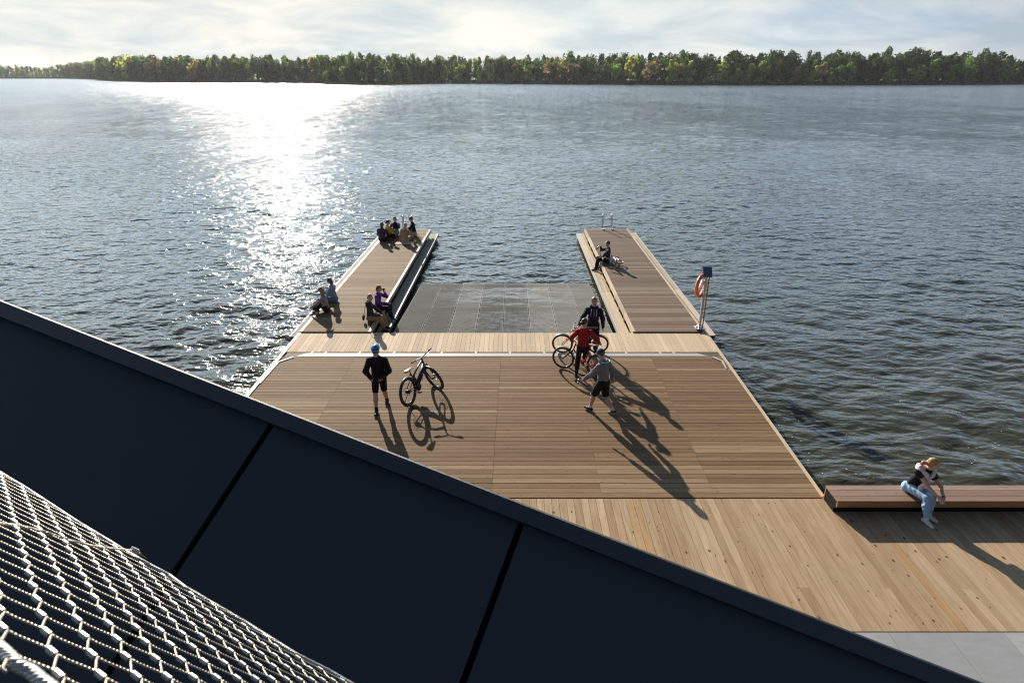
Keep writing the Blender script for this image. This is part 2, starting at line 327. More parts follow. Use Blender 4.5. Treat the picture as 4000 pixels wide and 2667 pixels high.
# piers
M['dark_steel'] = simple('dark_steel', (.16, .17, .18), .5, .6)
def pier(quad, inner, matd, label, ledge_in, ledge_out):
    A, B, C, D = quad
    t = empty('pier', ((A+C)/2), label, 'pier'); z = A.z
    sgn = 1 if inner == 'left' else -1   # inner side is at lower x for the right pier
    tw = .09
    U = lambda a, b, s: a+(b-a).normalized()*s
    q = [U(A, B, tw), U(B, A, tw), U(C, D, tw), U(D, C, tw)]
    mb = MB(); boards(mb, q, .147, 'x', .03, .006, None, .0012); mb.build('deck_boards', matd, t)
    for a, d in ((A, D), (B, C)):
        s = (B-A).normalized()*tw*(1 if a is A else -1); o1 = Vector((0, 0, .006)); dn = Vector((0, 0, -.15))
        n = 8
        mb = MB()
        for i in range(n):
            p0 = lerp(a, d, i/n+.0006); p1 = lerp(a, d, (i+1)/n-.0006)
            r = [p0, p0+s*.96, p1+s*.96, p1] if a is A else [p0+s*.96, p0, p1, p1+s*.96]
            mb.hexa([v+dn for v in r]+[v+o1 for v in r])
        mb.build('edge_trim', M['wood_trim'], t)
    dn = Vector((0, 0, -.36)); ins = (B-A).normalized()*.22; f0 = Vector((0, .03, 0))
    r = [A+ins+f0, B-ins+f0, C-ins-f0, D+ins-f0]
    mb = MB(); mb.hexa([v+Vector((0, 0, -.62)) for v in r]+[v+Vector((0, 0, -.035)) for v in r]); mb.build('float', M['dark_under'], t)
    mb = MB(); e = Vector((0, .02, 0)); mb.hexa([A-e+dn, B-e+dn, B+dn, A+dn, A-e-Vector((0, 0, .034)), B-e-Vector((0, 0, .034)), B-Vector((0, 0, .034)), A-Vector((0, 0, .034))]); mb.build('end_board', matd, t)
    # ledges both sides
    for (n0, f0_, width, side) in (ledge_in, ledge_out):
        s = Vector((width, 0, 0)); zl = -.32
        n0 = Vector((*n0, zl)); f0_ = Vector((*f0_, zl))
        mb = MB(); qq = [n0, n0+s, f0_+s, f0_] if width > 0 else [n0+s, n0, f0_, f0_+s]
        boards(mb, qq, abs(width)/3., 'y', .03, .005, [.33, .66], .001); mb.build('ledge_boards', M['wood_trim' if inner == 'left' else 'wood_ledge'], t)
        e = Vector((-.055 if width > 0 else .055, 0, 0))
        r = [n0+e, n0, f0_, f0_+e] if width > 0 else [n0, n0+e, f0_+e, f0_]
        mb = MB(); mb.hexa([v+Vector((0, 0, -.13)) for v in r]+[v+Vector((0, 0, .012)) for v in r]); mb.build('ledge_rail', M['alu_plate'], t)
        mb = MB(); rr = [v+Vector((0, 0, -.034)) for v in qq]; mb.hexa([v+Vector((0, .02, -.18)) for v in rr]+rr); mb.build('ledge_float', M['dark_under'], t)
        # steel brackets between deck edge and ledge
        k = 13
        a, d = (A, D) if (side == 'A') else (B, C)
        sg = 1 if side == 'A' else -1
        for i in range(k):
            p = lerp(a, d, (i+.5)/k)+Vector((sg*.10, 0, 0))
            mb = MB(); mb.box((p.x-.1, p.y-.012, -.33), (p.x+.02, p.y+.012, -.315)); mb.box((p.x-.085, p.y-.03, -.33), (p.x-.07, p.y+.03, z-.15)); mb.box((p.x-.085, p.y+.1, -.33), (p.x-.07, p.y+.15, z-.15))
            mb.build('support_bracket', M['dark_steel'], t)
    drop(t); return t
M['wood_ledge'] = wood('wood_ledge', (.3, .27, .23), (.4, .36, .3), (.42, .37, .3), 'y', .8, .1, .1, 0, .2)
z = .035
pier([pr(4.04, 18.64, z), pr(6.47, 18.64, z), pr(6.44, 33.4, z), pr(4.02, 33.3, z)], 'left', M['wood_arm'],
     'grey brown timber pier on the right with a lower seating ledge along each side', ((3.74, 18.66), (3.70, 33.76), .345, 'A'), ((6.96, 19.15), (6.95, 33.9), -.52, 'B'))
pier([pr(-7.11, 18.64, z), pr(-4.73, 18.64, z), pr(-4.5, 33.15, z), pr(-6.86, 33.05, z)], 'right', M['wood_arm_lit'],
     'warm brown timber pier on the left where groups of people sit', ((-4.38, 18.66), (-4.2, 33.68), -.37, 'B'), ((-7.58, 19.04), (-7.36, 33.6), .52, 'A'))
# grating
t = empty('metal_grating', (-.3, 21.6, -.15), 'grey metal bar grating spanning the basin between the two piers', 'grating')
A, B, C, D = pr(-4.08, 18.7, -.15), pr(3.46, 18.7, -.15), pr(3.24, 24.32, -.15), pr(-3.82, 24.28, -.15)
np_ = 8
for j in range(np_):
    u0, u1 = j/np_+.0012, (j+1)/np_-.0012
    mb = MB(); nb = 29
    for i in range(nb):
        u = u0+(u1-u0)*(i+.5)/nb; hw = .0055 if 0 < i < nb-1 else .009
        a = lerp(A, B, u); d = lerp(D, C, u); s = Vector((hw, 0, 0)); dn = Vector((0, 0, -.035))
        mb.hexa([a-s+dn, a+s+dn, d+s+dn, d-s+dn, a-s, a+s, d+s, d-s])
    for k in range(7):
        v = k/6.; v = min(max(v, .002), .998); a = lerp(lerp(A, B, u0), lerp(D, C, u0), v); b_ = lerp(lerp(A, B, u1), lerp(D, C, u1), v)
        mb.hexa([a+Vector((0, -.006, -.03)), b_+Vector((0, -.006, -.03)), b_+Vector((0, .006, -.03)), a+Vector((0, .006, -.03)), a+Vector((0, -.006, -.012)), b_+Vector((0, -.006, -.012)), b_+Vector((0, .006, -.012)), a+Vector((0, .006, -.012))])
        for w_ in (.04, .96):
            c = lerp(a, b_, w_); mb.obox(c+Vector((0, .03, .001)), (1, 0, 0), (0, 1, 0), (0, 0, 1), .012, .012, .002)
    mb.build('grating_panel', M['grate_bar'], t)
mb = MB()
for v in (.01, .5, .99):
    a = lerp(A, D, v); b_ = lerp(B, C, v); e = Vector((0, .04, 0)); d1 = Vector((0, 0, -.04)); d2 = Vector((0, 0, -.16))
    mb.hexa([a-e+d2, b_-e+d2, b_+e+d2, a+e+d2, a-e+d1, b_-e+d1, b_+e+d1, a+e+d1])
mb.build('support_beam', M['black'], t)
drop(t)
# front deck, quay paving
t = empty('front_deck', (4, 8.4, 0), 'light tan grooved boardwalk of lengthwise boards in front of the bench', 'boardwalk')
mb = MB(); boards(mb, [pr(-16, 6.78), pr(26, 6.78), pr(26, 9.985), pr(-16, 9.985)], .15, 'y', .03, .006, lambda i: ([.27] if i % 9 == 4 else []), .001)
mb.build('deck_boards', M['wood_front'], t)
mb = MB(); mb.box((-16, 6.8, -.9), (6.2, 9.97, -.035)); mb.box((6.21, 6.8, -.9), (26, 9.7, -.035)); mb.build('substructure', M['dark_under'], t); drop(t)
m, nt, b = mat('paving'); tc = N(nt, 'ShaderNodeTexCoord').outputs['Object']; ri = N(nt, 'ShaderNodeNewGeometry').outputs['Random Per Island']
f = noise(nt, vmul(nt, tc, (1.5, 5., 1.)), 2., 6, .65, .5)
c = mixc(nt, ri, (.235, .24, .25), (.34, .35, .36)); c = mixc(nt, ramp(nt, f, [(.35, 0.), (.7, .5)]), c, (.2, .2, .2)); L(nt, c, b.inputs['Base Color']); b.inputs['Roughness'].default_value = .55
M['paving'] = m
mb = MB()
for i in range(-14, 26):
    for j in range(12):
        x0 = 5.83+.89*i-(.0 if j % 2 else 0); y1 = 6.76-.885*j+.0; mb.box((x0+.003, y1-.878, -.04), (x0+.885, y1, 0))
o = mb.build('pavement', m); tag(o, 'grey stone slab pavement in front of the boardwalk', None, None, 'structure')
mb = MB(); mb.box((-40, -40, -2), (60, 6.77, -.045)); tag(mb.build('ground', M['dark_under']), 'ground under the quay', None, None, 'structure')
# long bench
HB = .33; yf = 9.49; yb = 9.995; xb = 6.32
t = empty('long_bench', (xb, 9.7, 0), 'long low timber bench with three reddish planks and dark recessed base at the water edge', 'bench')
mb = MB(); pw = (yb-yf)/3
for i in range(3):
    y0, y1 = yf+pw*i+.006, yf+pw*(i+1)-.006
    xs = [xb]+[xb+q for q in ((5.2-.0, 9.6) if i == 0 else (2.15, 6.4, 11) if i == 1 else (6.0, 12))]+[24]
    for x0, x1 in zip(xs[:-1], xs[1:]): mb.box((x0+.002, y0, HB-.032), (x1-.002, y1, HB))
mb.build('seat_planks', M['wood_bench'], t)
mb = MB(); mb.box((xb+.012, yf+.012, HB-.155), (24, yf+.04, HB-.034)); mb.build('front_fascia', M['wood_fascia'], t)
mb = MB(); mb.box((xb+.012, yb-.03, -.3), (24, yb-.008, HB-.034)); mb.build('back_fascia', M['wood_fascia'], t)
mb = MB(); mb.box((xb+.06, 9.59, 0.002), (24, yb-.035, HB-.036)); mb.build('base', M['black'], t)
mb = MB(); mb.box((xb+.015, yf+.045, .12), (xb+.05, yb-.036, HB-.036)); mb.box((xb+.016, 9.588, .002), (xb+.05, yb-.036, .1195)); mb.build('end_panel', M['black'], t)
drop(t)
# ------------------------------------------------------------------ dark parapet
K = .00328
sv = Vector((.35, .793, .498)).normalized(); tv = ray(0, 688*1.70068).cross(ray(3846, 2667)).cross(sv).normalized(); tv = tv if tv.x > 0 else -tv; sv = (sv-tv*sv.dot(tv)).normalized(); nv = tv.cross(sv).normalized()
if nv.z < 0: nv = -nv
O = ray(640*1.70068, 937*1.70068)/1.70068*K+Vector((0, 0, H))    # seam one at the top edge
m, nt, b = mat('dark_panel'); tc = N(nt, 'ShaderNodeTexCoord').outputs['Object']
c = mixc(nt, noise(nt, tc, 1.3, 5, .6), (.021, .025, .032), (.029, .034, .042)); c = mixc(nt, ramp(nt, noise(nt, tc, 260., 2), [(.5, 0.), (.75, .6)]), c, (.02, .022, .03))
L(nt, c, b.inputs['Base Color']); b.inputs['Roughness'].default_value = .55; b.inputs['Specular IOR Level'].default_value = .55; M['panel'] = m
m, nt, b = mat('cap_coat'); tc = N(nt, 'ShaderNodeTexCoord').outputs['Object']
vo = noise(nt, tc, 330., 2, .7)
c = mixc(nt, ramp(nt, vo, [(.56, 0.), (.72, 1.)]), (.010, .013, .022), (.16, .16, .17)); L(nt, c, b.inputs['Base Color']); b.inputs['Roughness'].default_value = .5
bn = N(nt, 'ShaderNodeBump'); bn.inputs['Strength'].default_value = .8; bn.inputs['Distance'].default_value = .004; L(nt, vo, bn.inputs['Height']); L(nt, bn.outputs[0], b.inputs['Normal']); M['cap'] = m
def PP(a, s, n=0.): return O+tv*a+sv*s+nv*n
t = empty('sloping_parapet', O, 'large dark navy clad parapet sloping down across the lower left', 'parapet')
capw = .13; rec = -.05
edges = [-8., 0., 2.0, 11.]
for a0, a1 in zip(edges[:-1], edges[1:]):
    g = .022; mb = MB(); th = .03
    r = [(a0+g, -5.2), (a1-g, -5.2), (a1-g, -.02), (a0+g, -.02)]
    mb.hexa([PP(a, s, rec-th) for a, s in r]+[PP(a, s, rec) for a, s in r])
    mb.build('cladding_panel', M['panel'], t)
mb = MB(); r = [(-8, -7), (10.5, -7), (10.5, -.015), (-8, -.015)]; mb.hexa([PP(a, s, rec-.55) for a, s in r]+[PP(a, s, rec-.085) for a, s in r]); mb.build('core', M['black'], t)
cd = (-sv*.93-nv*.0).normalized(); cn_ = Vector((0, 0, 1))
for a0, a1 in ((-8, 6.47), (6.478, 12)):
    P0 = [PP(a0, 0), PP(a1, 0)]; inn = [PP(a0, -capw, .012), PP(a1, -capw, .012)]
    mb = MB(); bv = .012
    mb.hexa([inn[0]-nv*.045, inn[1]-nv*.045, PP(a1, 0, -.35), PP(a0, 0, -.35), inn[0], inn[1], PP(a1, -bv, .0), PP(a0, -bv, .0)])
    mb.hexa([PP(a0, -bv, -.35), PP(a1, -bv, -.35), PP(a1, .004, -.35), PP(a0, .004, -.35), PP(a0, -bv, .0005), PP(a1, -bv, .0005), PP(a1, .004, -bv), PP(a0, .004, -bv)])
    mb.build('coping', M['cap'], t)
drop(t)
# ------------------------------------------------------------------ cable net
NS = .7
Lw = lambda c: Vector((c[0], c[2]*CP-c[1]*SP, -c[1]*CP-c[2]*SP))
Hm = [(.06056396, .06739449, -.76966329), (-.00183276, .04281142, .47953386), (-.06729176, .01147781, 1.)]
def NP(i, j):
    c = [r[0]*i+r[1]*j+r[2] for r in Hm]; return Lw(c)*NS+Vector((0, 0, H))
def pixel(p):
    x, y, z = p.x, p.y, p.z-H; d = y*CP-z*SP; v = y*SP+z*CP
    return (2000+F*x/d, 1333.5-F*v/d) if d > .05 else (-9e4, 9e4)
va = NP(1, 0)-NP(0, 0); vb = NP(0, 1)-NP(0, 0); nn = va.cross(vb).normalized(); O0 = NP(0, 0)
# fold the plane coordinates of an image point
def on_net(px, py):
    r = ray(px, py); C0 = Vector((0, 0, H)); k = (O0-C0).dot(nn)/r.dot(nn); return C0+r*k
t = empty('cable_net', O0, 'stainless steel rope net with pale ferrules stretched in the lower left corner', 'safety net')
upper = [(-700, 1390), (-300, 1640), (0, 1846), (107, 1910), (290, 2030), (460, 2133), (540, 2180), (660, 2245), (720, 2290), (960, 2430), (1160, 2555), (1290, 2620), (1380, 2672), (1640, 2830), (1900, 2990)]
def inside(p):
    x, y = pixel(p)
    for (x0, y0), (x1, y1) in zip(upper[:-1], upper[1:]):
        if x0 <= x <= x1: 
            yy = y0+(y1-y0)*(x-x0)/(x1-x0); break
    else: return False
    low = 2546+(x-16)*.75 if x < 400 else 9999
    return y > yy+4 and y < max(low, 2546 if x < 0 else low)+(0 if x < 400 else 9999) and y < 3000
m, nt, b = mat('wire_rope'); M['rope'] = m; tc = N(nt, 'ShaderNodeTexCoord').outputs['Object']
b.inputs['Metallic'].default_value = .75; b.inputs['Roughness'].default_value = .42; b.inputs['Base Color'].default_value = (.4, .355, .285, 1)
wv = N(nt, 'ShaderNodeTexWave'); wv.inputs['Scale'].default_value = 95.; L(nt, tc, wv.inputs['Vector']); bn = N(nt, 'ShaderNodeBump'); bn.inputs['Strength'].default_value = .5; bn.inputs['Distance'].default_value = .002
L(nt, wv.outputs['Fac'], bn.inputs['Height']); L(nt, bn.outputs[0], b.inputs['Normal'])
M['ferrule'] = simple('ferrule', (.46, .445, .415), .42, .75, .04)
ud = (va+vb).normalized()*.0075    # ferrule axis
W = MB(); FL = []; rw = .0016
for i in range(-60, 40):
    for j in range(-8, 60):
        p = NP(i, j)
        if not inside(p): continue
        for q in (NP(i+1, j), NP(i, j+1)):
            a = p+ud; e = q-ud; d = (e-a)
            W.tube([p+ud*.2, a+ud*.25+nn*.001, lerp(a, e, .25)+ud*.10, lerp(a, e, .75)-ud*.10, e-ud*.25, q-ud*.2], rw, 6)
        FL.append(((p-Vector((0, 0, H))).length, p))
W.build('mesh_wires', M['rope'], t, True); FL.sort(key=lambda a: a[0]); FE = MB()
FL = [q for q in FL if pixel(q[1])[1] < 2720 and pixel(q[1])[0] > -60]+[q for q in FL if not (pixel(q[1])[1] < 2720 and pixel(q[1])[0] > -60)]
for k_, (_, p) in enumerate(FL):
    fm_ = MB() if k_ < 100 else FE
    fm_.tube([p-ud, p-ud*.9, p+ud*.9, p+ud], [rw*1.2, rw*2.3, rw*2.3, rw*1.2], 8)
    if k_ < 100: fm_.build('ferrule', M['ferrule'], t)
tag(FE.build('ferrules', M['ferrule'], t), kind='stuff')
def rope(pts, r, name, strands=5, pitch=.03):
    P = [on_net(*p) for p in pts]; fine = []
    for a, b_ in zip(P[:-1], P[1:]):
        n = max(2, int((b_-a).length/.003)); fine += [lerp(a, b_, k/n) for k in range(n)]
    mb = MB(); s = 0.; 
    for st in range(strands):
        pts2 = []; s = 0.
        for k, p in enumerate(fine):
            if k: s += (fine[k]-fine[k-1]).length
            T = (fine[min(k+1, len(fine)-1)]-fine[max(k-1, 0)]).normalized(); x = T.cross(nn).normalized(); an = 2*math.pi*(s/pitch+st/strands)
            pts2.append(p+(x*math.cos(an)+nn*math.sin(an))*r*.55)
        mb.tube(pts2, r*.5, 5)
    mb.build(name, M['ferrule'] if name != 'seam_rope' else M['rope'], t, True)
rope(upper[1:-1], .0042, 'border_rope')
rope([(-60, 2480), (16, 2546), (60, 2590), (115, 2618), (165, 2658), (300, 2760)], .0065, 'border_rope')
rope([(-60, 2050), (0, 2047), (74, 2056), (167, 2077), (262, 2110), (357, 2133), (417, 2142), (512, 2151), (550, 2165)], .0045, 'seam_rope')
c = on_net(520, 2156); mb = MB(); mb.obox(c+nn*.003, va, nn, va.cross(nn), .009, .008, .009); mb.build('clamp', M['ferrule'], t)
a = on_net(515, 2150)-nn*.01; e = on_net(572, 2168)-nn*.016; mb = MB(); mb.tube([a, lerp(a, e, .8), e], [.012, .0125, .012], 16); mb.build('pipe_end', M['black'], t, True)
drop(t)
# ------------------------------------------------------------------ far shore
HZ = 171.
shore_px = [(-700, 179.5), (-300, 180.2), (0, 180.8), (150, 180.9), (232, 182.3), (242, 185.2), (300, 187), (350, 188.6), (500, 190), (738, 191), (747, 193.3), (820, 194.6), (905, 194.3), (960, 192.6), (1050, 191.8), (1200, 192.6), (1400, 194), (1600, 195), (1900, 195.2), (2050, 194.6), (2352, 193.2), (2700, 192), (3200, 189)]
def SP_(x, y):
    g = G(x*1.70068, y*1.70068, ZW); return g
def yline(x):
    for (a, ya), (b_, yb_) in zip(shore_px[:-1], shore_px[1:]):
        if a <= x <= b_: return ya+(yb_-ya)*(x-a)/(b_-a)
S3 = [SP_(*p) for p in shore_px]
fol, nt, b = mat('foliage'); nt.nodes.remove(b)
at = N(nt, 'ShaderNodeAttribute', attribute_name='tint').outputs['Fac']; oi = N(nt, 'ShaderNodeObjectInfo').outputs['Color']
ri = N(nt, 'ShaderNodeNewGeometry').outputs['Random Per Island']
c = ramp(nt, at, [(0, (.05, .082, .04)), (.22, (.085, .145, .052)), (.42, (.135, .21, .062)), (.6, (.2, .3, .075)), (.75, (.34, .38, .085)), (.87, (.3, .235, .1)), (1, (.12, .11, .07))])
c = mixc(nt, ri, mixc(nt, 1., c, (.65, .68, .7), 'MULTIPLY'), mixc(nt, 1., c, (1.35, 1.3, 1.2), 'MULTIPLY'))
d = N(nt, 'ShaderNodeBsdfDiffuse'); L(nt, c, d.inputs[0]); tr = N(nt, 'ShaderNodeBsdfTranslucent'); L(nt, c, tr.inputs[0])
mx = N(nt, 'ShaderNodeMixShader'); mx.inputs[0].default_value = .55; L(nt, d.outputs[0], mx.inputs[1]); L(nt, tr.outputs[0], mx.inputs[2]); L(nt, mx.outputs[0], nt.nodes['Material Output'].inputs[0])
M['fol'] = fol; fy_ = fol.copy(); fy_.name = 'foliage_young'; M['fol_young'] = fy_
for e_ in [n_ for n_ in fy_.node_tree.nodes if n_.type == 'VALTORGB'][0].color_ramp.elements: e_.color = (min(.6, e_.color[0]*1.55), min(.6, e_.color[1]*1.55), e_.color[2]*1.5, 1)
M['bark'] = simple('bark', (.16, .13, .1), .9, bump=.5)
M['bark_pale'] = simple('bark_pale', (.42, .4, .36), .8)
def crown(n, w, h, z0, leaf, shape='oak', rs=RS):
    """leaf quads over clumps spread through a crown; returns verts, faces"""
    nc = max(7, int(n/48)); C = []
    for k in range(nc):
        tz = rs.rand()
        if shape == 'cone': rr = (1-tz)**.75*.9+.08
        elif shape == 'birch': rr = math.sin(math.pi*min(1, .12+tz*.86))**.8
        elif shape == 'bush': rr = math.cos(tz*1.35)
        else: rr = math.sin(math.pi*(.2+.72*tz))**.6
        a = rs.rand()*6.283; q = rr*math.sqrt(rs.rand())*.5*w*.82
        C.append((q*math.cos(a), q*math.sin(a), z0+tz*(h-z0)*.9+.04*h, (.15+.13*rs.rand())*w*(.75+.5*rr)))
    C = np.array(C); ci = rs.randint(0, nc, n); dv = rs.normal(size=(n, 3)); dv /= np.linalg.norm(dv, axis=1)[:, None]
    P = C[ci, :3]+dv*(C[ci, 3]*(.55+.5*rs.rand(n)))[:, None]*np.array([1, 1, .85])
    nr = dv*.8+np.array([0, 0, .35])+rs.normal(size=(n, 3))*.33; nr /= np.linalg.norm(nr, axis=1)[:, None]; a1 = np.cross(nr, rs.normal(size=(n, 3))); a1 /= np.linalg.norm(a1, axis=1)[:, None]; a2 = np.cross(nr, a1); a2 /= np.linalg.norm(a2, axis=1)[:, None]
    s = (leaf*(.6+.8*rs.rand(n)))[:, None]; a1 = a1*s; a2 = a2*s*.8
    V = np.stack([P-a1-a2*.4, P+a2, P+a1+a2*.3, P-a2], 1).reshape(-1, 3); V[:, 2] = np.maximum(V[:, 2], .1)
    return V, np.arange(4*n).reshape(n, 4)
# forest mass
bank = []
acc = [0.]
for p, q in zip(S3[:-1], S3[1:]): acc.append(acc[-1]+(q-p).length)
def along(s):
    for i in range(len(S3)-1):
        if s <= acc[i+1]: return S3[i].lerp(S3[i+1], (s-acc[i])/(acc[i+1]-acc[i])), i
    return S3[-1], len(S3)-2
def topline(xd):  # tree top height in metres wanted against photo x
    return float(np.interp(xd, [-600, 0, 90, 130, 180, 230, 300, 420, 600, 700, 900, 1100, 1400, 1700, 2000, 2352, 2800], [26, 25, 22, 24, 27, 28, 26, 26, 25.5, 23.5, 23.5, 24, 24, 25, 25.5, 24.5, 24]))
protos = {}
for nm, nl in (('oak', 420), ('birch', 330), ('cone', 280)):
    protos[nm] = [crown(nl, 1., 1., .04 if nm != 'oak' else .08, .062, nm) for _ in range(5)]
FV, FF, FT = [], [], []; base = 0; nt_ = 0
for row, (off, hs, stp) in enumerate(((9, .62, 7.), (18, .82, 6.5), (30, .95, 6.5), (46, 1.02, 7.), (66, 1.04, 9.))):
    s = 5.
    while s < acc[-1]-5:
        p, i = along(s); dist = p.length
        s += stp*(1. if dist < 900 else 1.5)*random.uniform(.75, 1.25)
        if random.random() < (.28 if row == 0 else .06): continue
        dirn = Vector((p.x, p.y, 0)).normalized(); q = p+dirn*(off+random.uniform(-4, 4))
        xd = 1176+q.x/q.y*1390/CP*1.0
        if row == 0 and xd > 1440: continue
        if row == 0 and random.random() < .45: continue
        h = topline(xd)*hs*random.uniform(.84, 1.06)
        if random.random() < .12: h *= 1.07
        k = random.choice(('oak', 'oak', 'oak', 'birch', 'cone' if row > 1 else 'birch')); v, f = random.choice(protos[k])
        w_ = h*random.uniform(.5, .8)*(1 if k == 'oak' else .7)
        a = random.random()*6.28; ca, sa = math.cos(a), math.sin(a)
        if len(f) > 240 and dist > 1000: f = f[:240]; v = v[:960]
        vv = np.empty_like(v); vv[:, 0] = (v[:, 0]*ca-v[:, 1]*sa)*w_+q.x; vv[:, 1] = (v[:, 0]*sa+v[:, 1]*ca)*w_+q.y; vv[:, 2] = v[:, 2]*h+.3
        FV.append(vv); FF.append(f+base); base += len(vv); nt_ += 1
        right = min(1, max(0, (xd-1300)/500)); tnt = random.gauss(.34-.24*right, .19-.07*right)  # tint drops to the right: weaker sun-side light put into leaf colour
        if k == 'cone': tnt = random.uniform(0, .15)
        if random.random() < .03*(1-right*.6): tnt = .87
        if xd < 620 and random.random() < .3: tnt += .22  # yellower crowns at the left, sunlit look put into the tint
        FT.append(np.full(len(vv), min(1, max(0, tnt))))
o = mkobj('forest', np.concatenate(FV), np.concatenate(FF), M['fol'], attr=np.concatenate(FT)); tag(o, 'dense mixed green forest behind the far shore of the lake', None, None, 'stuff')
# land behind the shoreline
mb = MB(); n = len(S3)
V = []; 
for p in S3: V.append(Vector((p.x, p.y, ZW-.4)))
for p in S3: d_ = Vector((p.x, p.y, 0)).normalized(); V.append(Vector((p.x, p.y, -.1))+d_*2.5)
for p in S3: d_ = Vector((p.x, p.y, 0)).normalized(); V.append(Vector((p.x, p.y, .5))+d_*16)
for p in S3: d_ = Vector((p.x, p.y, 0)).normalized(); V.append(Vector((p.x, p.y, 1.))+d_*5000)
mb.add(V, [(r_*n+i, r_*n+i+1, (r_+1)*n+i+1, (r_+1)*n+i) for r_ in range(3) for i in range(n-1)])
M['land'] = simple('land', (.055, .06, .025), .95, var=.4, sc=.05); tag(mb.build('far_bank', M['land']), 'low grassy bank along the far shore', None, None, 'structure')
# reeds and shrubs
def strip(name, label, x0, x1, hgt, off, tint_, dens, leafw):
    V, Fc, T_ = [], [], []
    xs = x0
    while xs < x1:
        p = SP_(xs, yline(xs)); step = dens; 
        d_ = Vector((p.x, p.y, 0)).normalized(); q = p+d_*(off+random.uniform(-1.5, 1.5)); h_ = hgt*random.uniform(.5, 1.1)
        a = random.uniform(0, 3.14); ex = Vector((math.cos(a), math.sin(a), 0))*leafw; b_ = len(V)
        V += [q-ex+Vector((0, 0, -.4)), q+ex+Vector((0, 0, -.4)), q+ex*.5+Vector((0, 0, h_)), q-ex*.5+Vector((0, 0, h_))]; Fc.append((b_, b_+1, b_+2, b_+3)); T_ += [tint_+random.uniform(-.06, .06)]*4
        xs += step
    o = mkobj(name, np.array([tuple(v) for v in V]), np.array(Fc), M['fol'], attr=np.clip(np.array(T_), 0, 1)); tag(o, label, None, None, 'stuff')
for x0, x1 in ((352, 735), (960, 1130), (1165, 1240), (1252, 1375), (1410, 1460), (1475, 1530), (2330, 2500)):
    strip('reeds', 'pale dry reed belt along the far waterline', x0, x1, 3.0, 1.5, 1., .09, .5)
strip('undergrowth', 'dark green undergrowth below the forest edge', -400, 2600, 3.2, 16, .3, .13, 1.3)
strip('undergrowth', 'low green bank vegetation at the waterline', 745, 955, 1.6, 2, .55, .1, .6)
strip('undergrowth', 'dark waterline vegetation on the right shore', 1480, 2500, 1.6, 1.2, .3, .12, .6)
# single trees along the shore: (x, top y, width px, tint, shape, words)
T_ = [(180, 155.5, 30, .87, 'oak', 'russet broad tree'), (214, 154, 26, .5, 'oak', 'green round tree'), (240, 150, 24, .75, 'birch', 'yellow green tree'), (300, 144, 34, .66, 'oak', 'olive broad tree'),
 (364, 144, 34, .95, 'oak', 'grey brown tree'), (450, 144, 28, .74, 'birch', 'yellow tree'), (727, 140, 28, .74, 'birch', 'tall yellow tree'), (790, 162, 28, .55, 'oak', 'green tree'),
 (837, 170, 26, .48, 'bush', 'round bush willow'), (873, 161, 30, .4, 'oak', 'dark round tree'), (894, 169, 20, .72, 'bush', 'yellow green bush'), (918, 172, 19, .78, 'bush', 'bright yellow bush'),
 (937, 159, 24, .55, 'birch', 'pale green willow'), (1060, 158, 30, .58, 'oak', 'broad pale tree'), (1179, 152, 17, .78, 'birch', 'slim yellow tree'), (1211, 147, 27, .52, 'birch', 'tall green birch'),
 (1258, 150, 24, .78, 'birch', 'yellow birch'), (1291, 149, 38, .82, 'oak', 'broad brownish tree'), (1320, 144, 32, .9, 'oak', 'russet tree'), (1368, 153, 17, .5, 'cone', 'slim pointed tree'),
 (1414, 155, 30, .56, 'birch', 'pale green tree'), (1447, 138, 36, .68, 'birch', 'tall olive tree'), (1498, 152, 50, .86, 'oak', 'wide russet oak'), (1537, 148, 25, .58, 'birch', 'pale green birch'),
 (1557, 148, 32, .7, 'oak', 'olive brown tree'), (1582, 150, 20, .6, 'birch', 'light green birch'), (1622, 158, 16, .58, 'birch', 'small green birch'), (1655, 151, 26, .62, 'birch', 'light yellow green birch'),
 (1687, 153, 26, .5, 'birch', 'green birch'), (1721, 157, 18, .58, 'birch', 'narrow bright birch'), (1746, 154, 27, .56, 'birch', 'leaning bright birch'), (1824, 165, 28, .88, 'bush', 'orange brown shrub'),
 (1846, 166, 16, .86, 'bush', 'small russet shrub'), (1864, 152, 20, .56, 'birch', 'tall bright birch'), (1884, 156, 22, .72, 'birch', 'yellowish birch'), (1904, 163, 15, .7, 'birch', 'small yellowish birch'),
 (1925, 162, 28, .38, 'bush', 'dark green rounded tree'), (1947, 154, 20, .5, 'birch', 'green birch'), (2037, 169, 34, .5, 'bush', 'round green bush'), (2100, 154, 26, .46, 'birch', 'leafy green poplar'),
 (2140, 152, 26, .44, 'birch', 'leaning green poplar'), (2178, 160, 20, .45, 'birch', 'small green poplar'), (2214, 152, 36, .42, 'birch', 'wide green poplar'), (2298, 150, 32, .33, 'birch', 'dark green poplar')]
ords = ['first', 'second', 'third', 'fourth', 'fifth', 'sixth', 'seventh', 'eighth', 'ninth', 'tenth', 'eleventh', 'twelfth', 'thirteenth', 'fourteenth', 'fifteenth', 'sixteenth', 'seventeenth', 'eighteenth', 'nineteenth', 'twentieth', 'twenty-first', 'twenty-second']
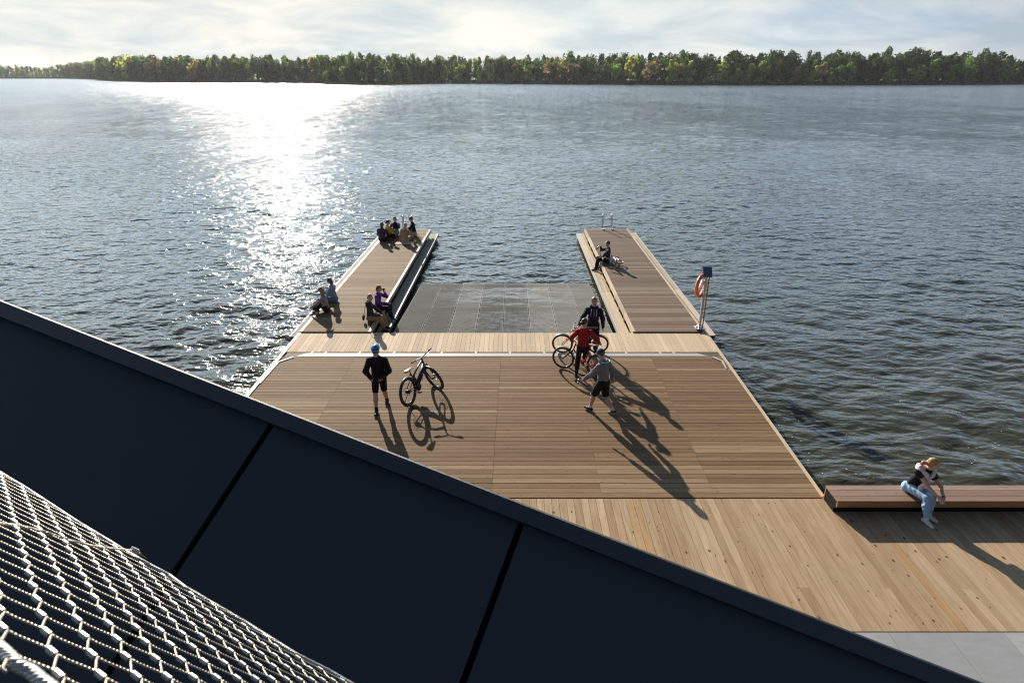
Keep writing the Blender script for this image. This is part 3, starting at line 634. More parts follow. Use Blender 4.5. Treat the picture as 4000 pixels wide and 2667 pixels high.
for k, (x, ty, wp, tn, shp, words) in enumerate(T_):
    p = SP_(x, yline(x)); dd = Vector((p.x, p.y, 0)); D = dd.length; q = p+dd.normalized()*(3.5 if shp != 'oak' else 5.)
    sc_ = q.length/1390*CP; h = (yline(x)-ty)*sc_*1.03+.2; w_ = wp*sc_*1.12
    side = f'{ords[k]} shore tree from the left' if k < 22 else f'{ords[len(T_)-1-k]} shore tree from the right'
    t = empty('bush' if shp == 'bush' else 'tree', (q.x, q.y, .2), f'{words} at the far waterline, {side}', 'bush' if shp == 'bush' else 'tree', 'trees along the far shore')
    v, f = crown(420, w_, h, .08*h if shp != 'oak' else .15*h, .055*h, shp)
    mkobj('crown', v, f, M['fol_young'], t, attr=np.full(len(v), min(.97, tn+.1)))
    mb = MB(); mb.tube([(0, 0, -.6), (.1, 0, h*.3), (.25, 0, h*.62)], [h*.018, h*.013, h*.006], 6)
    for a in range(4):
        an = a*1.6+k; z0 = h*(.25+.1*a); mb.tube([(.12, 0, z0), (w_*.25*math.cos(an), w_*.25*math.sin(an), z0+h*.16)], [h*.008, h*.003], 5)
    mb.build('trunk', M['bark_pale' if shp == 'birch' else 'bark'], t)
# tents and a white boat on the far shore
for x, wd, lab in ((1632, 13, 'wide white canopy tent among the birches on the far shore'), (1657, 9, 'smaller white canopy tent right of the wide one on the far shore')):
    p = SP_(x, yline(x)); q = p+Vector((p.x, p.y, 0)).normalized()*14; s_ = q.length/1390*CP*wd/2
    t = empty('canopy_tent', (q.x, q.y, .5), lab, 'tent')
    mb = MB(); mb.add([(-s_, -2, 2.3), (s_, -2, 2.3), (s_, 2, 2.3), (-s_, 2, 2.3), (-s_*.3, 0, 3.6), (s_*.3, 0, 3.6)], [(0, 1, 5, 4), (1, 2, 5), (2, 3, 4, 5), (3, 0, 4), (0, 3, 2, 1)]); mb.build('canopy', M['white'], t)
    for sx_ in (-1, 1):
        for sy_ in (-1, 1):
            mb = MB(); mb.tube([(sx_*s_*.95, sy_*1.9, -.4), (sx_*s_*.95, sy_*1.9, 2.3)], .05, 6); mb.build('leg', M['white'], t)
p = SP_(1030, 193.2)
t = empty('pedal_boat', (p.x, p.y, ZW), 'small white boat floating off the far reed belt', 'boat')
mb = MB(); mb.add([(-1.9, -.6, .0), (1.9, -.6, 0), (1.9, .6, 0), (-1.9, .6, 0), (-2.2, -.8, .6), (2.4, -.7, .7), (2.4, .7, .7), (-2.2, .8, .6)], [(0, 1, 5, 4), (1, 2, 6, 5), (2, 3, 7, 6), (3, 0, 4, 7), (4, 5, 6, 7), (3, 2, 1, 0)]); mb.build('hull', M['white'], t)
mb = MB(); mb.tube([(1.9, 0, .6), (2.1, 0, 1.5), (2.5, 0, 1.7)], [.22, .15, .12], 8); mb.build('bow_figure', M['white'], t, True)
mb = MB(); mb.box((-1.2, -.5, .6), (.2, .5, 1.05)); mb.build('seat', M['white'], t)
# floating flecks near the quay
rs = np.random.RandomState(4); n = 2600
fy = 9.6+np.abs(rs.normal(0, 7, n)); fx = fy*rs.uniform(-1.1, 1.15, n)
ok = ((fx > 6.75) | (fx < -7.8)) & (fy > 10.3); fx, fy = fx[ok], fy[ok]
dens = np.sin(fx*1.1+2*np.sin(fy*.7))*np.sin(fy*1.3+fx*.3); ok = rs.rand(len(fx)) < (.35+.6*dens)*np.where(fx > 0, 1., .5); fx, fy = fx[ok], fy[ok]
fz, dxx, dyy = wave(fx, fy, np.full_like(fx, .05)); P = np.stack([fx-dxx, fy-dyy, ZW+fz+.012], 1); s_ = (.005+.013*rs.rand(len(P))**3)
an = rs.rand(len(P))*3.14; e1 = np.stack([np.cos(an), np.sin(an), 0*an], 1)*s_[:, None]*1.5; e2 = np.stack([-np.sin(an), np.cos(an), 0*an], 1)*s_[:, None]*.8
V = np.stack([P-e1, P-e2, P+e1, P+e2], 1).reshape(-1, 3)
tag(mkobj('pollen_flecks', V, np.arange(len(V)).reshape(-1, 4), M['white']), 'white flecks of foam and pollen floating on the near water', None, None, 'stuff')
# ------------------------------------------------------------------ ladders, lifebuoy
def ladder(x, y, z, label, legs=(0, .43)):
    t = empty('swim_ladder', (x, y, z), label, 'ladder')
    for s_ in legs:
        mb = MB(); pts = [(s_, 0, 0), (s_, 0, .55)]+[(s_, .17-.17*math.cos(a), .55+.17*math.sin(a)*1.3) for a in np.linspace(.3, math.pi-.3, 7)]+[(s_, .34, .55), (s_, .34, 0), (s_, .34, -1.3)]
        mb.tube(pts, .021, 10); mb.build('handrail', M['steel'], t, True)
        mb = MB(); mb.box((s_-.07, -.08, .001), (s_+.07, .16, .012)); mb.build('foot_plate', M['galv'], t)
    for k in range(4):
        mb = MB(); z_ = -.15-.28*k; mb.tube([(legs[0], .34, z_), (legs[1], .34, z_)], .018, 8); mb.build('rung', M['steel'], t, True)
    return t
g = G(2355, 896, .08); ladder(g.x, 33.1, .087, 'steel swim ladder at the end of the right pier', (0, .49))
g = G(1574, 902, .08); ladder(g.x, 32.75, .087, 'steel swim ladder behind the seated group at the end of the left pier', (0, .49))
M['orange'] = simple('orange', (.9, .17, .025), .45, 0, .06, 12, spec=.5); M['rope_white'] = simple('rope_white', (.72, .62, .58), .8); M['roof_blue'] = simple('roof_blue', (.09, .15, .22), .45, .5, .1)
M['pole_wood'] = simple('pole_wood', (.42, .2, .05), .5, 0, .2, 4); M['roof_shade'] = simple('roof_shade', (.2, .1, .06), .8)  # last one: shade under the far roof sheet, put into its brown colour
g = G(2731.6, 1279.5, .087); t = empty('lifebuoy_stand', (g.x, g.y, .086), 'galvanised steel post with small blue pitched roof and base plate', 'lifebuoy stand')
mb = MB(); mb.box((-.16, -.15, .0), (.2, .15, .014)); mb.build('base_plate', M['galv'], t)
mb = MB(); mb.box((-.035, -.035, .014), (.035, .035, 2.0)); mb.build('post', M['galv'], t)
for s_ in (-1, 1):
    mb = MB(); mb.add([(s_*.05, -.006, .014), (s_*.14, -.006, .014), (s_*.05, -.006, .12), (s_*.05, .006, .014), (s_*.14, .006, .014), (s_*.05, .006, .12)], [(0, 1, 2), (5, 4, 3), (0, 3, 4, 1), (1, 4, 5, 2), (2, 5, 3, 0)]); mb.build('gusset', M['galv'], t)
R = Matrix.Rotation(math.radians(-8), 3, 'Z')
def rv(x, y, z): return R @ Vector((x, y, z))
def roof(p, q, drop_, out, m_):
    a, b_ = rv(*p), rv(*q); d1 = rv(0, out, drop_); u = Vector((0, 0, .012)); mb = MB()
    vs_ = [a, b_, b_+d1, a+d1]
    if out > 0: pass
    else: vs_ = vs_[::-1]
    mb.hexa(vs_+[v+u for v in vs_]); mb.build('roof_sheet', m_, t)
roof((-.14, -.001, 2.12), (.14, -.001, 2.12), -.25, -.3, M['roof_blue']); roof((-.14, .001, 2.12), (.14, .001, 2.12), -.17, .42, M['roof_shade'])
mb = MB(); mb.tube([rv(-.04, 0, 1.92), rv(-.16, 0, 1.92), rv(-.17, 0, 1.96)], .012, 8); mb.tube([rv(-.04, -.0, 1.3), rv(-.1, -.0, 1.3)], .012, 8); mb.build('hook', M['galv'], t)
t = empty('boat_hook', (g.x+.13, g.y+.08, .086), 'orange brown wooden rescue pole standing beside the lifebuoy post', 'rescue pole')
mb = MB(); mb.tube([(0, 0, .0), (.0, 0, 1.0), (0, 0, 1.85)], .022, 10); mb.build('pole', M['pole_wood'], t, True)
mb = MB(); mb.tube([(0, 0, 1.85), (0, 0, 1.93), (.04, 0, 1.97), (.07, 0, 1.93)], .01, 8); mb.build('hook', M['galv'], t, True)
# lifebuoy: ring normal roughly along x so it is seen at a slant
t = empty('lifebuoy', (g.x-.13, g.y-.0, 1.56), 'orange lifebuoy ring with grey bands and white rope hanging on the steel post', 'lifebuoy')
yaw = math.radians(48); Rz = Matrix.Rotation(yaw, 3, 'Z')
def ring(a, rr=.31, o_=0.): return Rz @ Vector((rr*math.cos(a), o_, rr*math.sin(a)*1.12))
mb = MB(); mb.tube([ring(a) for a in np.linspace(0, 2*math.pi, 49)[:-1]], .062, 14, closed=True); mb.build('ring', M['orange'], t, True)
for k in range(4):
    a0 = math.pi/4+k*math.pi/2; mb = MB(); mb.tube([ring(a0+q) for q in (-.09, 0, .09)], .0655, 14); mb.build('reflective_band', M['galv'], t, True)
mb = MB(); pts = []
for k in range(4):
    a0 = math.pi/4+k*math.pi/2
    for q in np.linspace(0, 1, 9)[:-1]: pts.append(ring(a0+q*math.pi/2, .375+.06*math.sin(q*math.pi))-Vector((0, 0, .05*math.sin(q*math.pi))))
mb.tube(pts, .009, 6, closed=True); mb.build('grab_rope', M['rope_white'], t, True)
t = empty('throw_line', (g.x-.13, g.y-.0, 1.54), 'white rolled throw line tucked inside the lifebuoy ring', 'rope')
mb = MB(); mb.tube([Rz @ Vector((-.16, .0, -.2)), Rz @ Vector((.1, 0, .18))], .055, 12); mb.build('bundle', M['white'], t, True)
mb = MB(); mb.tube([Rz @ Vector((.0, -.07, .3)), Rz @ Vector((-.12, -.09, .1)), Rz @ Vector((-.05, -.08, -.18)), Rz @ Vector((.15, -.09, -.2)), Rz @ Vector((.25, -.09, -.1))], .007, 6)
mb.tube([Rz @ Vector((-.3, -.07, -.1)), Rz @ Vector((-.28, -.08, -.42)), Rz @ Vector((-.05, -.08, -.5)), Rz @ Vector((.1, -.08, -.4))], .007, 6); mb.build('loose_cord', M['rope_white'], t, True)
# ------------------------------------------------------------------ smooth bodies from blended limbs
def V3(*a): return np.array(a, float)
def unit(v): v = np.asarray(v, float); return v/max(1e-9, np.linalg.norm(v))
def cap_(a, b, ra, rb, fd=None, fk=1.): return ('c', np.asarray(a, float), np.asarray(b, float), ra, rb, None if fd is None else unit(fd), fk)
def ell_(c, ax, r): return ('e', np.asarray(c, float), np.asarray(ax, float), np.asarray(r, float))
def sdf(prims, P, k):
    d = None
    for q in prims:
        if q[0] == 'c':
            _, a, b, ra, rb, fd, fk = q; ba = b-a; t = np.clip(((P-a) @ ba)/max(1e-12, ba @ ba), 0, 1); v = P-(a+t[:, None]*ba)
            if fd is not None: v = v+np.outer((v @ fd)*(fk-1), fd)
            s = np.sqrt((v*v).sum(1))-(ra+(rb-ra)*t)
        else:
            _, c, ax, r = q; v = (P-c) @ ax.T; s = (np.sqrt(((v/r)**2).sum(1))-1)*r.min()
        if d is None: d = s
        else:
            h = np.clip(.5+.5*(s-d)/k, 0, 1); d = d*(h)*0+(s*(1-h)+d*h)*0+np.where(True, d+(s-d)*(1-h), 0)-k*h*(1-h)
    return d
def bounds(prims, pad):
    lo = V3(9, 9, 9)*99; hi = -lo
    for q in prims:
        if q[0] == 'c':
            for p, r in ((q[1], q[3]), (q[2], q[4])): lo = np.minimum(lo, p-r); hi = np.maximum(hi, p+r)
        else: r = q[3].max(); lo = np.minimum(lo, q[1]-r); hi = np.maximum(hi, q[1]+r)
    return lo-pad, hi+pad
def polygonise(prims, h, k=.03, cuts=(), off=0., fold=0., sub=(), seed=0):
    lo, hi = bounds(prims, abs(off)+h*3+k*.3); n = np.ceil((hi-lo)/h).astype(int)+1
    X, Y, Z = np.meshgrid(*[lo[i]+h*np.arange(n[i]) for i in range(3)], indexing='ij'); P = np.stack([X, Y, Z], -1).reshape(-1, 3)
    f = sdf(prims, P, k)-off
    if fold:
        w_ = np.abs(f) < .08; Q = P[w_]; s = seed*1.7
        f[w_] += fold*(np.sin(Q[:, 0]*31+3*np.sin(Q[:, 2]*17+s)+s)*np.sin(Q[:, 2]*38+2.2*np.sin(Q[:, 1]*23+s))+.6*np.sin(Q[:, 1]*55+Q[:, 2]*41+2*np.sin(Q[:, 0]*29)))
    for c in cuts:
        f = np.maximum(f, c(P) if callable(c) else (P-c[0]) @ unit(c[1]))
    for s_ in sub: f = np.maximum(f, -(sdf([s_], P, .01)))
    f = f.reshape(n)
    ins = f < 0; nx, ny, nz = [int(q) for q in n]
    cnt = np.zeros((nx-1, ny-1, nz-1), int)
    sl = [(slice(0, -1), slice(1, None))[b_] for b_ in (0, 1)]
    for a in (0, 1):
        for b_ in (0, 1):
            for c in (0, 1): cnt += ins[sl[a], sl[b_], sl[c]]
    act = (cnt > 0) & (cnt < 8); I = np.argwhere(act)
    if not len(I): return np.zeros((0, 3)), np.zeros((0, 4), int)
    idx = -np.ones(act.shape, int); idx[act] = np.arange(len(I))
    acc_ = np.zeros((len(I), 3)); cn_2 = np.zeros(len(I))
    cr = [(a, b_, c) for a in (0, 1) for b_ in (0, 1) for c in (0, 1)]
    fv = {c: f[I[:, 0]+c[0], I[:, 1]+c[1], I[:, 2]+c[2]] for c in cr}
    for c in cr:
        for ax in range(3):
            if c[ax] == 0:
                d = list(c); d[ax] = 1; d = tuple(d); a, b_ = fv[c], fv[d]; m_ = (a < 0) != (b_ < 0)
                t = np.where(m_, a/np.where(np.abs(a-b_) < 1e-12, 1, a-b_), 0); e = np.zeros(3); e[ax] = 1
                acc_ += np.where(m_[:, None], np.array(c)+t[:, None]*e, 0); cn_2 += m_
    V = lo+h*(I+acc_/cn_2[:, None]); Fs = []
    for ax in range(3):
        s0 = [slice(None)]*3; s1 = [slice(None)]*3; s0[ax] = slice(0, -1); s1[ax] = slice(1, None)
        A, B = ins[tuple(s0)], ins[tuple(s1)]; E = np.argwhere(A != B); o1, o2 = (ax+1) % 3, (ax+2) % 3
        ok = (E[:, o1] > 0) & (E[:, o2] > 0) & (E[:, o1] < n[o1]-1) & (E[:, o2] < n[o2]-1); E = E[ok]
        if not len(E): continue
        def cell(d1, d2):
            q = E.copy(); q[:, o1] += d1; q[:, o2] += d2; return idx[q[:, 0], q[:, 1], q[:, 2]]
        quad = np.stack([cell(-1, -1), cell(0, -1), cell(0, 0), cell(-1, 0)], 1); flip = ~A[E[:, 0], E[:, 1], E[:, 2]]
        quad[flip] = quad[flip][:, ::-1]; Fs.append(quad)
    return V, np.concatenate(Fs)
def ik(a, b, l1, l2, hint):
    a, b = np.asarray(a, float), np.asarray(b, float); d = b-a; D = np.linalg.norm(d)
    if D > (l1+l2)*.995: b = a+d/D*(l1+l2)*.995; d = b-a; D = np.linalg.norm(d)
    u = d/D; x = (l1*l1-l2*l2+D*D)/(2*D); y = math.sqrt(max(0, l1*l1-x*x)); hn = np.asarray(hint, float); hn = unit(hn-u*(hn @ u))
    return a+u*x+hn*y, b
MC = {}
def near_cut(p, n, ax, r):
    n = unit(n)
    def f(P):
        v = P-ax; d = (P-p) @ n; rad = np.linalg.norm(v-np.outer(v @ n, n), axis=1); return np.where((d > 0) & (rad < r), d, -1)
    return f
def cloth(col, rough=.85, name='cloth', var=.12):
    key = (col, rough)
    if key not in MC: MC[key] = simple(name, col, rough, 0., var, 30, .35, spec=.25, bsc=220)
    return MC[key]
SKIN = simple('skin', (.56, .33, .235), .55, 0, .05, 14, spec=.35); EYE = simple('eye', (.03, .02, .02), .3); LIP = simple('lip', (.42, .17, .14), .5)
def hair_m(col): 
    key = ('h', col)
    if key not in MC:
        m, nt, b = mat('hair'); tc = N(nt, 'ShaderNodeTexCoord').outputs['Object']; f = noise(nt, vmul(nt, tc, (1., 1., .12)), 160., 3, .6)
        L(nt, mixc(nt, ramp(nt, f, [(.35, 0.), (.65, 1.)]), tuple(q*.55 for q in col), tuple(q*1.35 for q in col)), b.inputs['Base Color']); b.inputs['Roughness'].default_value = .5
        bn = N(nt, 'ShaderNodeBump'); bn.inputs['Strength'].default_value = .6; bn.inputs['Distance'].default_value = .004; L(nt, f, bn.inputs['Height']); L(nt, bn.outputs[0], b.inputs['Normal']); MC[key] = m
    return MC[key]
def person(label, loc, face, s=1., group=None, pel=(0, 0, .93), spine=(0, 0, 1), twist=0., head=(0, 0), neck=(0, .1, 1), wr=((.3, .1, .8), (-.3, .1, .8)), el=((.5, -1, -.3), (-.5, -1, -.3)),
           an=((.1, 0, .08), (-.1, 0, .08)), kn=((.2, 1, 0), (-.2, 1, 0)), toes=None, top=None, sleeve=1., legs=None, leglen=1., hair=None, hood=None, extra=None, shoes=(.02, .02, .025), sole=(.7, .7, .7), socks=None, vox=.012, hands=None, bulk=0., skin=SKIN, hem=-.06, tilt=(0, 0)):
    root = empty('person', loc, label, 'person', group); th = math.atan2(-face[0], face[1]); root.rotation_euler = (0, 0, th)
    pel = V3(*pel)*s; sp_ = unit(spine); fw = unit(V3(0, 1, 0)-sp_*sp_[1]); ct, st = math.cos(twist), math.sin(twist)
    rt = unit(np.cross(fw, sp_)); rsh = rt*ct+fw*st; fsh = np.cross(sp_, rsh)
    nb = pel+sp_*.51*s; chest = pel+sp_*.37*s; waist = pel+sp_*.19*s
    sh = [nb-sp_*.075*s+rsh*.178*s*g for g in (1, -1)]; hip = [pel+rt*.085*s*g-sp_*.02 for g in (1, -1)]
    nk = unit(neck); hc = nb+nk*.205*s
    A_ = [ik(sh[i], V3(*wr[i])*s, .285*s, .255*s, el[i]) for i in (0, 1)]; L_ = [ik(hip[i], V3(*an[i])*s, .43*s, .42*s, kn[i]) for i in (0, 1)]
    # head frame
    yw, pt = head; hu = unit(nk*.55+V3(0, 0, 1)*.6); f0 = unit(fw-hu*(fw @ hu)); r0 = np.cross(f0, hu); hf = f0*math.cos(yw)+r0*math.sin(yw); hf = unit(hf*math.cos(pt)+hu*math.sin(pt)); hr = unit(np.cross(hf, hu)); hu = np.cross(hr, hf)
    AX = np.array([hr, hf, hu]); hp = lambda x, y, z: hc+(hr*x+hf*y+hu*z)*s
    # body
    B = [cap_(pel, waist, .135*s, .118*s, fw, 1.4), cap_(waist, chest, .118*s, .145*s, fsh, 1.45), cap_(sh[0], sh[1], .052*s, .052*s), cap_(nb-sp_*.03, hc-hu*.03, .056*s, .052*s)]
    for i in (0, 1):
        e, w_ = A_[i]; k_, a_ = L_[i]; B += [cap_(sh[i], e, .05*s, .039*s), cap_(e, w_, .04*s, .026*s), cap_(hip[i], k_, .088*s, .056*s), cap_(k_, k_+(a_-k_)*.35, .052*s, .057*s), cap_(k_+(a_-k_)*.35, a_, .057*s, .036*s)]
    V, Fq = polygonise(B, vox, .03*s); parts = [(V, Fq, 0)]
    Hd = [ell_(hc+hu*.018*s, AX, V3(.074, .094, .098)*s), ell_(hp(0, .022, -.045), AX, V3(.056, .066, .068)*s), ell_(hp(0, .062, -.088), AX, V3(.026, .024, .02)*s), cap_(hp(0, .088, .0), hp(0, .112, -.03), .009*s, .014*s), cap_(hp(-.035, .082, .022), hp(.035, .082, .022), .012*s, .012*s),
          ell_(hp(.076, -.005, -.012), AX, V3(.012, .02, .032)*s), ell_(hp(-.076, -.005, -.012), AX, V3(.012, .02, .032)*s), cap_(nb, hp(0, -.01, -.06), .055*s, .05*s)]
    V, Fq = polygonise(Hd, .0062*s if vox < .0125 else .008, .014*s, sub=[ell_(hp(.031, .1, .003), AX, V3(.016, .014, .011)*s), ell_(hp(-.031, .1, .003), AX, V3(.016, .014, .011)*s)]); parts.append((V, Fq, 0))
    fb = MB()
    Rm = Matrix([[float(q) for q in r_] for r_ in AX.T])
    for g in (1, -1):
        fb.ell(hp(.031*g, .083, .003), [.013*s, .009*s, .007*s], 8, 1, Rm); fb.tube([hp(.015*g, .094, .021), hp(.05*g, .085, .022)], .0042*s, 5, 1)
    fb.tube([hp(-.022, .09, -.058), hp(0, .0975, -.056), hp(.022, .09, -.058)], .0055*s, 6, 2)
    # hands with five fingers
    for i in (0, 1):
        e, w_ = A_[i]; g = (1, -1)[i]; hd = unit(w_-e) if not hands or hands[i] is None else unit(hands[i][0]); pn = unit(np.cross(hd, fw)) if not hands or hands[i] is None else unit(hands[i][1]); curl = .9 if not hands or hands[i] is None else hands[i][2]
        pn = unit(pn-hd*(pn @ hd)); sd = np.cross(hd, pn); FH = [cap_(w_, w_+hd*.03*s, .026*s, .03*s, pn, 1.5), cap_(w_+hd*.03*s, w_+hd*.075*s, .036*s, .038*s, pn, 2.1)]
        for q, (fo, fl) in enumerate(((-.029, .062), (-.0095, .074), (.0105, .07), (.029, .055))):
            p0 = w_+(hd*.085+sd*fo)*s; d1 = unit(hd*math.cos(curl*.5)+pn*math.sin(curl*.5)); d2 = unit(hd*math.cos(curl*1.15)+pn*math.sin(curl*1.15)); d3 = unit(hd*math.cos(curl*1.7)+pn*math.sin(curl*1.7))
            p1 = p0+d1*fl*.48*s; p2 = p1+d2*fl*.33*s; p3 = p2+d3*fl*.26*s; FH += [cap_(p0, p1, .009*s, .0085*s), cap_(p1, p2, .0085*s, .008*s), cap_(p2, p3, .008*s, .007*s)]
        tb = w_+(hd*.03-sd*.026)*s; t1 = tb+unit(hd*.7-sd*.75+pn*.35)*.042*s; t2 = t1+unit(hd*.85-sd*.25+pn*.5)*.034*s; FH += [cap_(tb, t1, .014*s, .011*s), cap_(t1, t2, .0105*s, .0085*s)]
        V, Fq = polygonise(FH, .0055*s if vox < .0125 else .0075, .006*s); parts.append((V, Fq, 0))
    vs_ = [p[0] for p in parts]+[np.array([tuple(v) for v in fb.v])]; b_ = 0; fs = []; mi = []
    for V, Fq, m_ in parts: fs += [tuple(int(x)+b_ for x in q) for q in Fq]; mi += [0]*len(Fq); b_ += len(V)
    fs += [tuple(x+b_ for x in q) for q in fb.f]; mi += fb.m
    mkobj('body', np.concatenate(vs_), fs, [skin, EYE, LIP], root, True, mi)
    J = dict(pel=pel, nb=nb, chest=chest, waist=waist, sh=sh, hip=hip, A=A_, L=L_, hc=hc, hp=hp, hf=hf, hr=hr, hu=hu, fw=fw, rt=rt, sp=sp_, fsh=fsh, rsh=rsh, AX=AX, Rm=Rm, s=s, root=root, vox=vox)
    sd_ = hash(label) % 17
    # trousers
    if legs:
        Tq = [cap_(pel-sp_*.03, pel+sp_*.09*s, (.15+bulk)*s, (.142+bulk)*s, fw, 1.32)]; cuts = [near_cut(pel+sp_*.13*s, sp_, pel, .2*s)]
        for i in (0, 1):
            k_, a_ = L_[i]; lose = legs[2] if len(legs) > 2 else .012
            if leglen > 1: e_ = k_+(a_-k_)*min(.95, leglen-1); Tq += [cap_(hip[i], k_, (.096+lose)*s, (.066+lose)*s), cap_(k_, k_+(a_-k_)*.35, (.066+lose)*s, (.068+lose)*s), cap_(k_+(a_-k_)*.35, e_, (.068+lose)*s, (.046+lose*1.2)*s)]
            else: e_ = hip[i]+(k_-hip[i])*leglen; Tq += [cap_(hip[i], e_, (.096+lose)*s, (.07+lose)*s)]
            dl = unit(k_-hip[i]) if leglen <= 1 else unit(a_-k_)
            cuts.append((lambda P, e_=e_, dl=dl: np.where(((P-e_) @ dl) > 0, np.where(np.linalg.norm(P-e_, axis=1) < .16*s, (P-e_) @ dl, -1), -1)))
        V, Fq = polygonise(Tq, vox, .025*s, cuts, 0., .0035, seed=sd_); mkobj('trousers' if leglen > 1 else 'shorts', V, Fq, cloth(legs[0], .85, 'trouser_cloth'), root, True)
    if top:
        ex = .014+bulk*.5; T2 = [cap_(pel+sp_*.06*s, waist, (.15+bulk)*s, (.137+bulk)*s, fw, 1.33), cap_(waist, chest+sp_*.02*s, (.137+bulk)*s, .163*s+bulk*.5, fsh, 1.38), cap_(sh[0], sh[1], .066*s, .066*s), cap_(sh[0]*.6+sh[1]*.4+sp_*.02*s, nb+nk*.0*s, .07*s, .06*s), cap_(sh[1]*.6+sh[0]*.4+sp_*.02*s, nb+nk*.0*s, .07*s, .06*s), cap_(nb-sp_*.03*s, nb+nk*.035*s, .075*s, .066*s)]
        cuts = [near_cut(pel+sp_*hem*s, -sp_, pel, .21*s), near_cut(nb+nk*.062*s, nk, nb, .13*s)]
        for i in (0, 1):
            e, w_ = A_[i]
            if sleeve >= 1: T2 += [cap_(sh[i], e, (.058+ex)*s, (.046+ex)*s), cap_(e, e+(w_-e)*(.94), (.046+ex)*s, (.034+ex*.7)*s)]
            else:
                e_ = sh[i]+(e-sh[i])*sleeve; T2.append(cap_(sh[i], e_, (.06+ex)*s, (.056+ex)*s)); dl = unit(e-sh[i]); cuts.append((lambda P, e_=e_, dl=dl: np.where(((P-e_) @ dl) > 0, np.where(np.linalg.norm(P-e_, axis=1) < .1*s, (P-e_) @ dl, -1), -1)))
        V, Fq = polygonise(T2, vox, .03*s, cuts, 0., .005, seed=sd_+3); o = mkobj('jacket' if sleeve >= 1 else 'shirt', V, Fq, cloth(top, .85, 'top_cloth'), root, True); J['topobj'] = o
    if hood:
        pts = [nb+(rsh*math.cos(a)*.095+(-fsh)*math.sin(a)*.10+nk*(.02+.02*abs(math.cos(a)))-fsh*.01)*s for a in np.linspace(-.5, math.pi+.5, 12)]
        V, Fq = polygonise([cap_(a, b2, .032*s, .032*s, nk, .85) for a, b2 in zip(pts[:-1], pts[1:])]+[ell_(nb-fsh*.1*s-sp_*.045*s, np.array([rsh, fsh, sp_]), V3(.1, .05, .09)*s)], vox*.85, .02*s, fold=.003); mkobj('hood', V, Fq, cloth(hood, .85, 'hood_cloth'), root, True)
    # shoes and socks
    for i in (0, 1):
        k_, a_ = L_[i]; sh_up = unit(k_-a_); td = unit(toes[i]) if toes is not None else unit(V3(.15*(1, -1)[i], 1, 0)); up = unit(V3(0, 0, 1)-td*td[2]) if abs(td[2]) < .95 else unit(-np.asarray(fw)); 
        base = a_-up*.045*s; hl = base-td*.045*s; tp = base+td*.15*s-up*.008*s
        V, Fq = polygonise([cap_(hl, base+td*.06*s, .043*s, .046*s, up, .95), cap_(base+td*.05*s, tp, .047*s, .04*s, up, 1.25), cap_(a_-up*.02*s, a_+sh_up*.035*s, .043*s, .041*s)], vox*.75, .025*s, [(base-up*.035*s, -up), (a_+sh_up*.045*s, sh_up)])
        fc = V[Fq].mean(1); mi = (((fc-(base-up*.035*s)) @ up) < .022*s).astype(int); mkobj('shoe', V, Fq, [cloth(shoes, .5, 'shoe_upper'), cloth(sole, .6, 'shoe_sole')], root, True, mi)
        if socks: V, Fq = polygonise([cap_(a_, a_+sh_up*.085*s, .043*s, .045*s)], vox*.75, .01, [(a_+sh_up*.09*s, sh_up)]); mkobj('sock', V, Fq, cloth(socks, .9, 'sock_cloth'), root, True)
    if hair:
        hcol, style = hair[0], hair[1]; Hh = [ell_(hp(0, -.008, .034), AX, V3(.086, .104, .1)*s)]; n_ = unit(hf*.78-hu*.62)
        cuts = [lambda P: np.minimum(np.maximum((P-hp(0, .045, .03)) @ n_, -(10*(P-hc) @ hu+99)), 9)]
        if style == 'short': cuts.append((hp(0, -.04, -.075), -hu+hf*.3))
        bk = lambda y, z, x=0: hp(x, y, z)
        if style in ('long', 'side'):
            dn = -V3(0, 0, 1)*.7-sp_*.3; x0 = 0 if style == 'long' else (hair[2] if len(hair) > 2 else .05)
            a0 = bk(-.045, -.02); a1 = nb-fsh*.095*s+rsh*x0*.7*s+nk*.06*s; a2 = a1-sp_*.14*s+rsh*x0*.5*s-fsh*.015*s; a3 = a2-sp_*.15*s+rsh*x0*.3*s
            Hh += [cap_(a0, a1, .082*s, .078*s, hf, 1.25), cap_(a1, a2, .078*s, .066*s, fsh, 1.6), cap_(a2, a3, .066*s, .03*s, fsh, 1.5)]
            for g in (1, -1): Hh += [cap_(hp(.072*g, -.005, .0), hp(.078*g, -.01, -.1), .026*s, .024*s), cap_(hp(.078*g, -.01, -.1), nb+rsh*g*.085*s-sp_*.06*s+fsh*.02*s, .026*s, .02*s)]
        if style == 'bob':
            Hh += [cap_(bk(-.04, 0), bk(-.05, -.11), .085*s, .07*s, hf, 1.1)]+[cap_(hp(.07*g, -.01, .0), hp(.068*g, -.01, -.12), .03*s, .026*s) for g in (1, -1)]
        if style == 'bun': Hh += [ell_(bk(-.125, -.02), AX, V3(.042, .04, .042)*s), cap_(bk(-.07, -.02), bk(-.09, -.05), .05*s, .035*s)]
        if style == 'tail': Hh += [cap_(bk(-.1, .0), bk(-.16, -.03), .035*s, .04*s), cap_(bk(-.16, -.03), bk(-.21, -.11), .036*s, .02*s), cap_(bk(-.05, 0), bk(-.06, -.045), .06*s, .04*s)]
        V, Fq = polygonise(Hh, .0075*s if vox < .0125 else .0095, .02*s, cuts, 0., .0022, seed=sd_); mkobj('hair', V, Fq, hair_m(hcol), root, True)
    if extra: extra(J)
    return root, J
def part(J, name, prims, m_, h=.008, k=.015, cuts=(), fold=0., sub=(), smooth=True):
    V, Fq = polygonise(prims, h, k, cuts, 0., fold, sub); return mkobj(name, V, Fq, m_, J['root'], smooth)
def GL(px, py, z=0.): g = G(px, py, z); return (g.x, g.y, z)
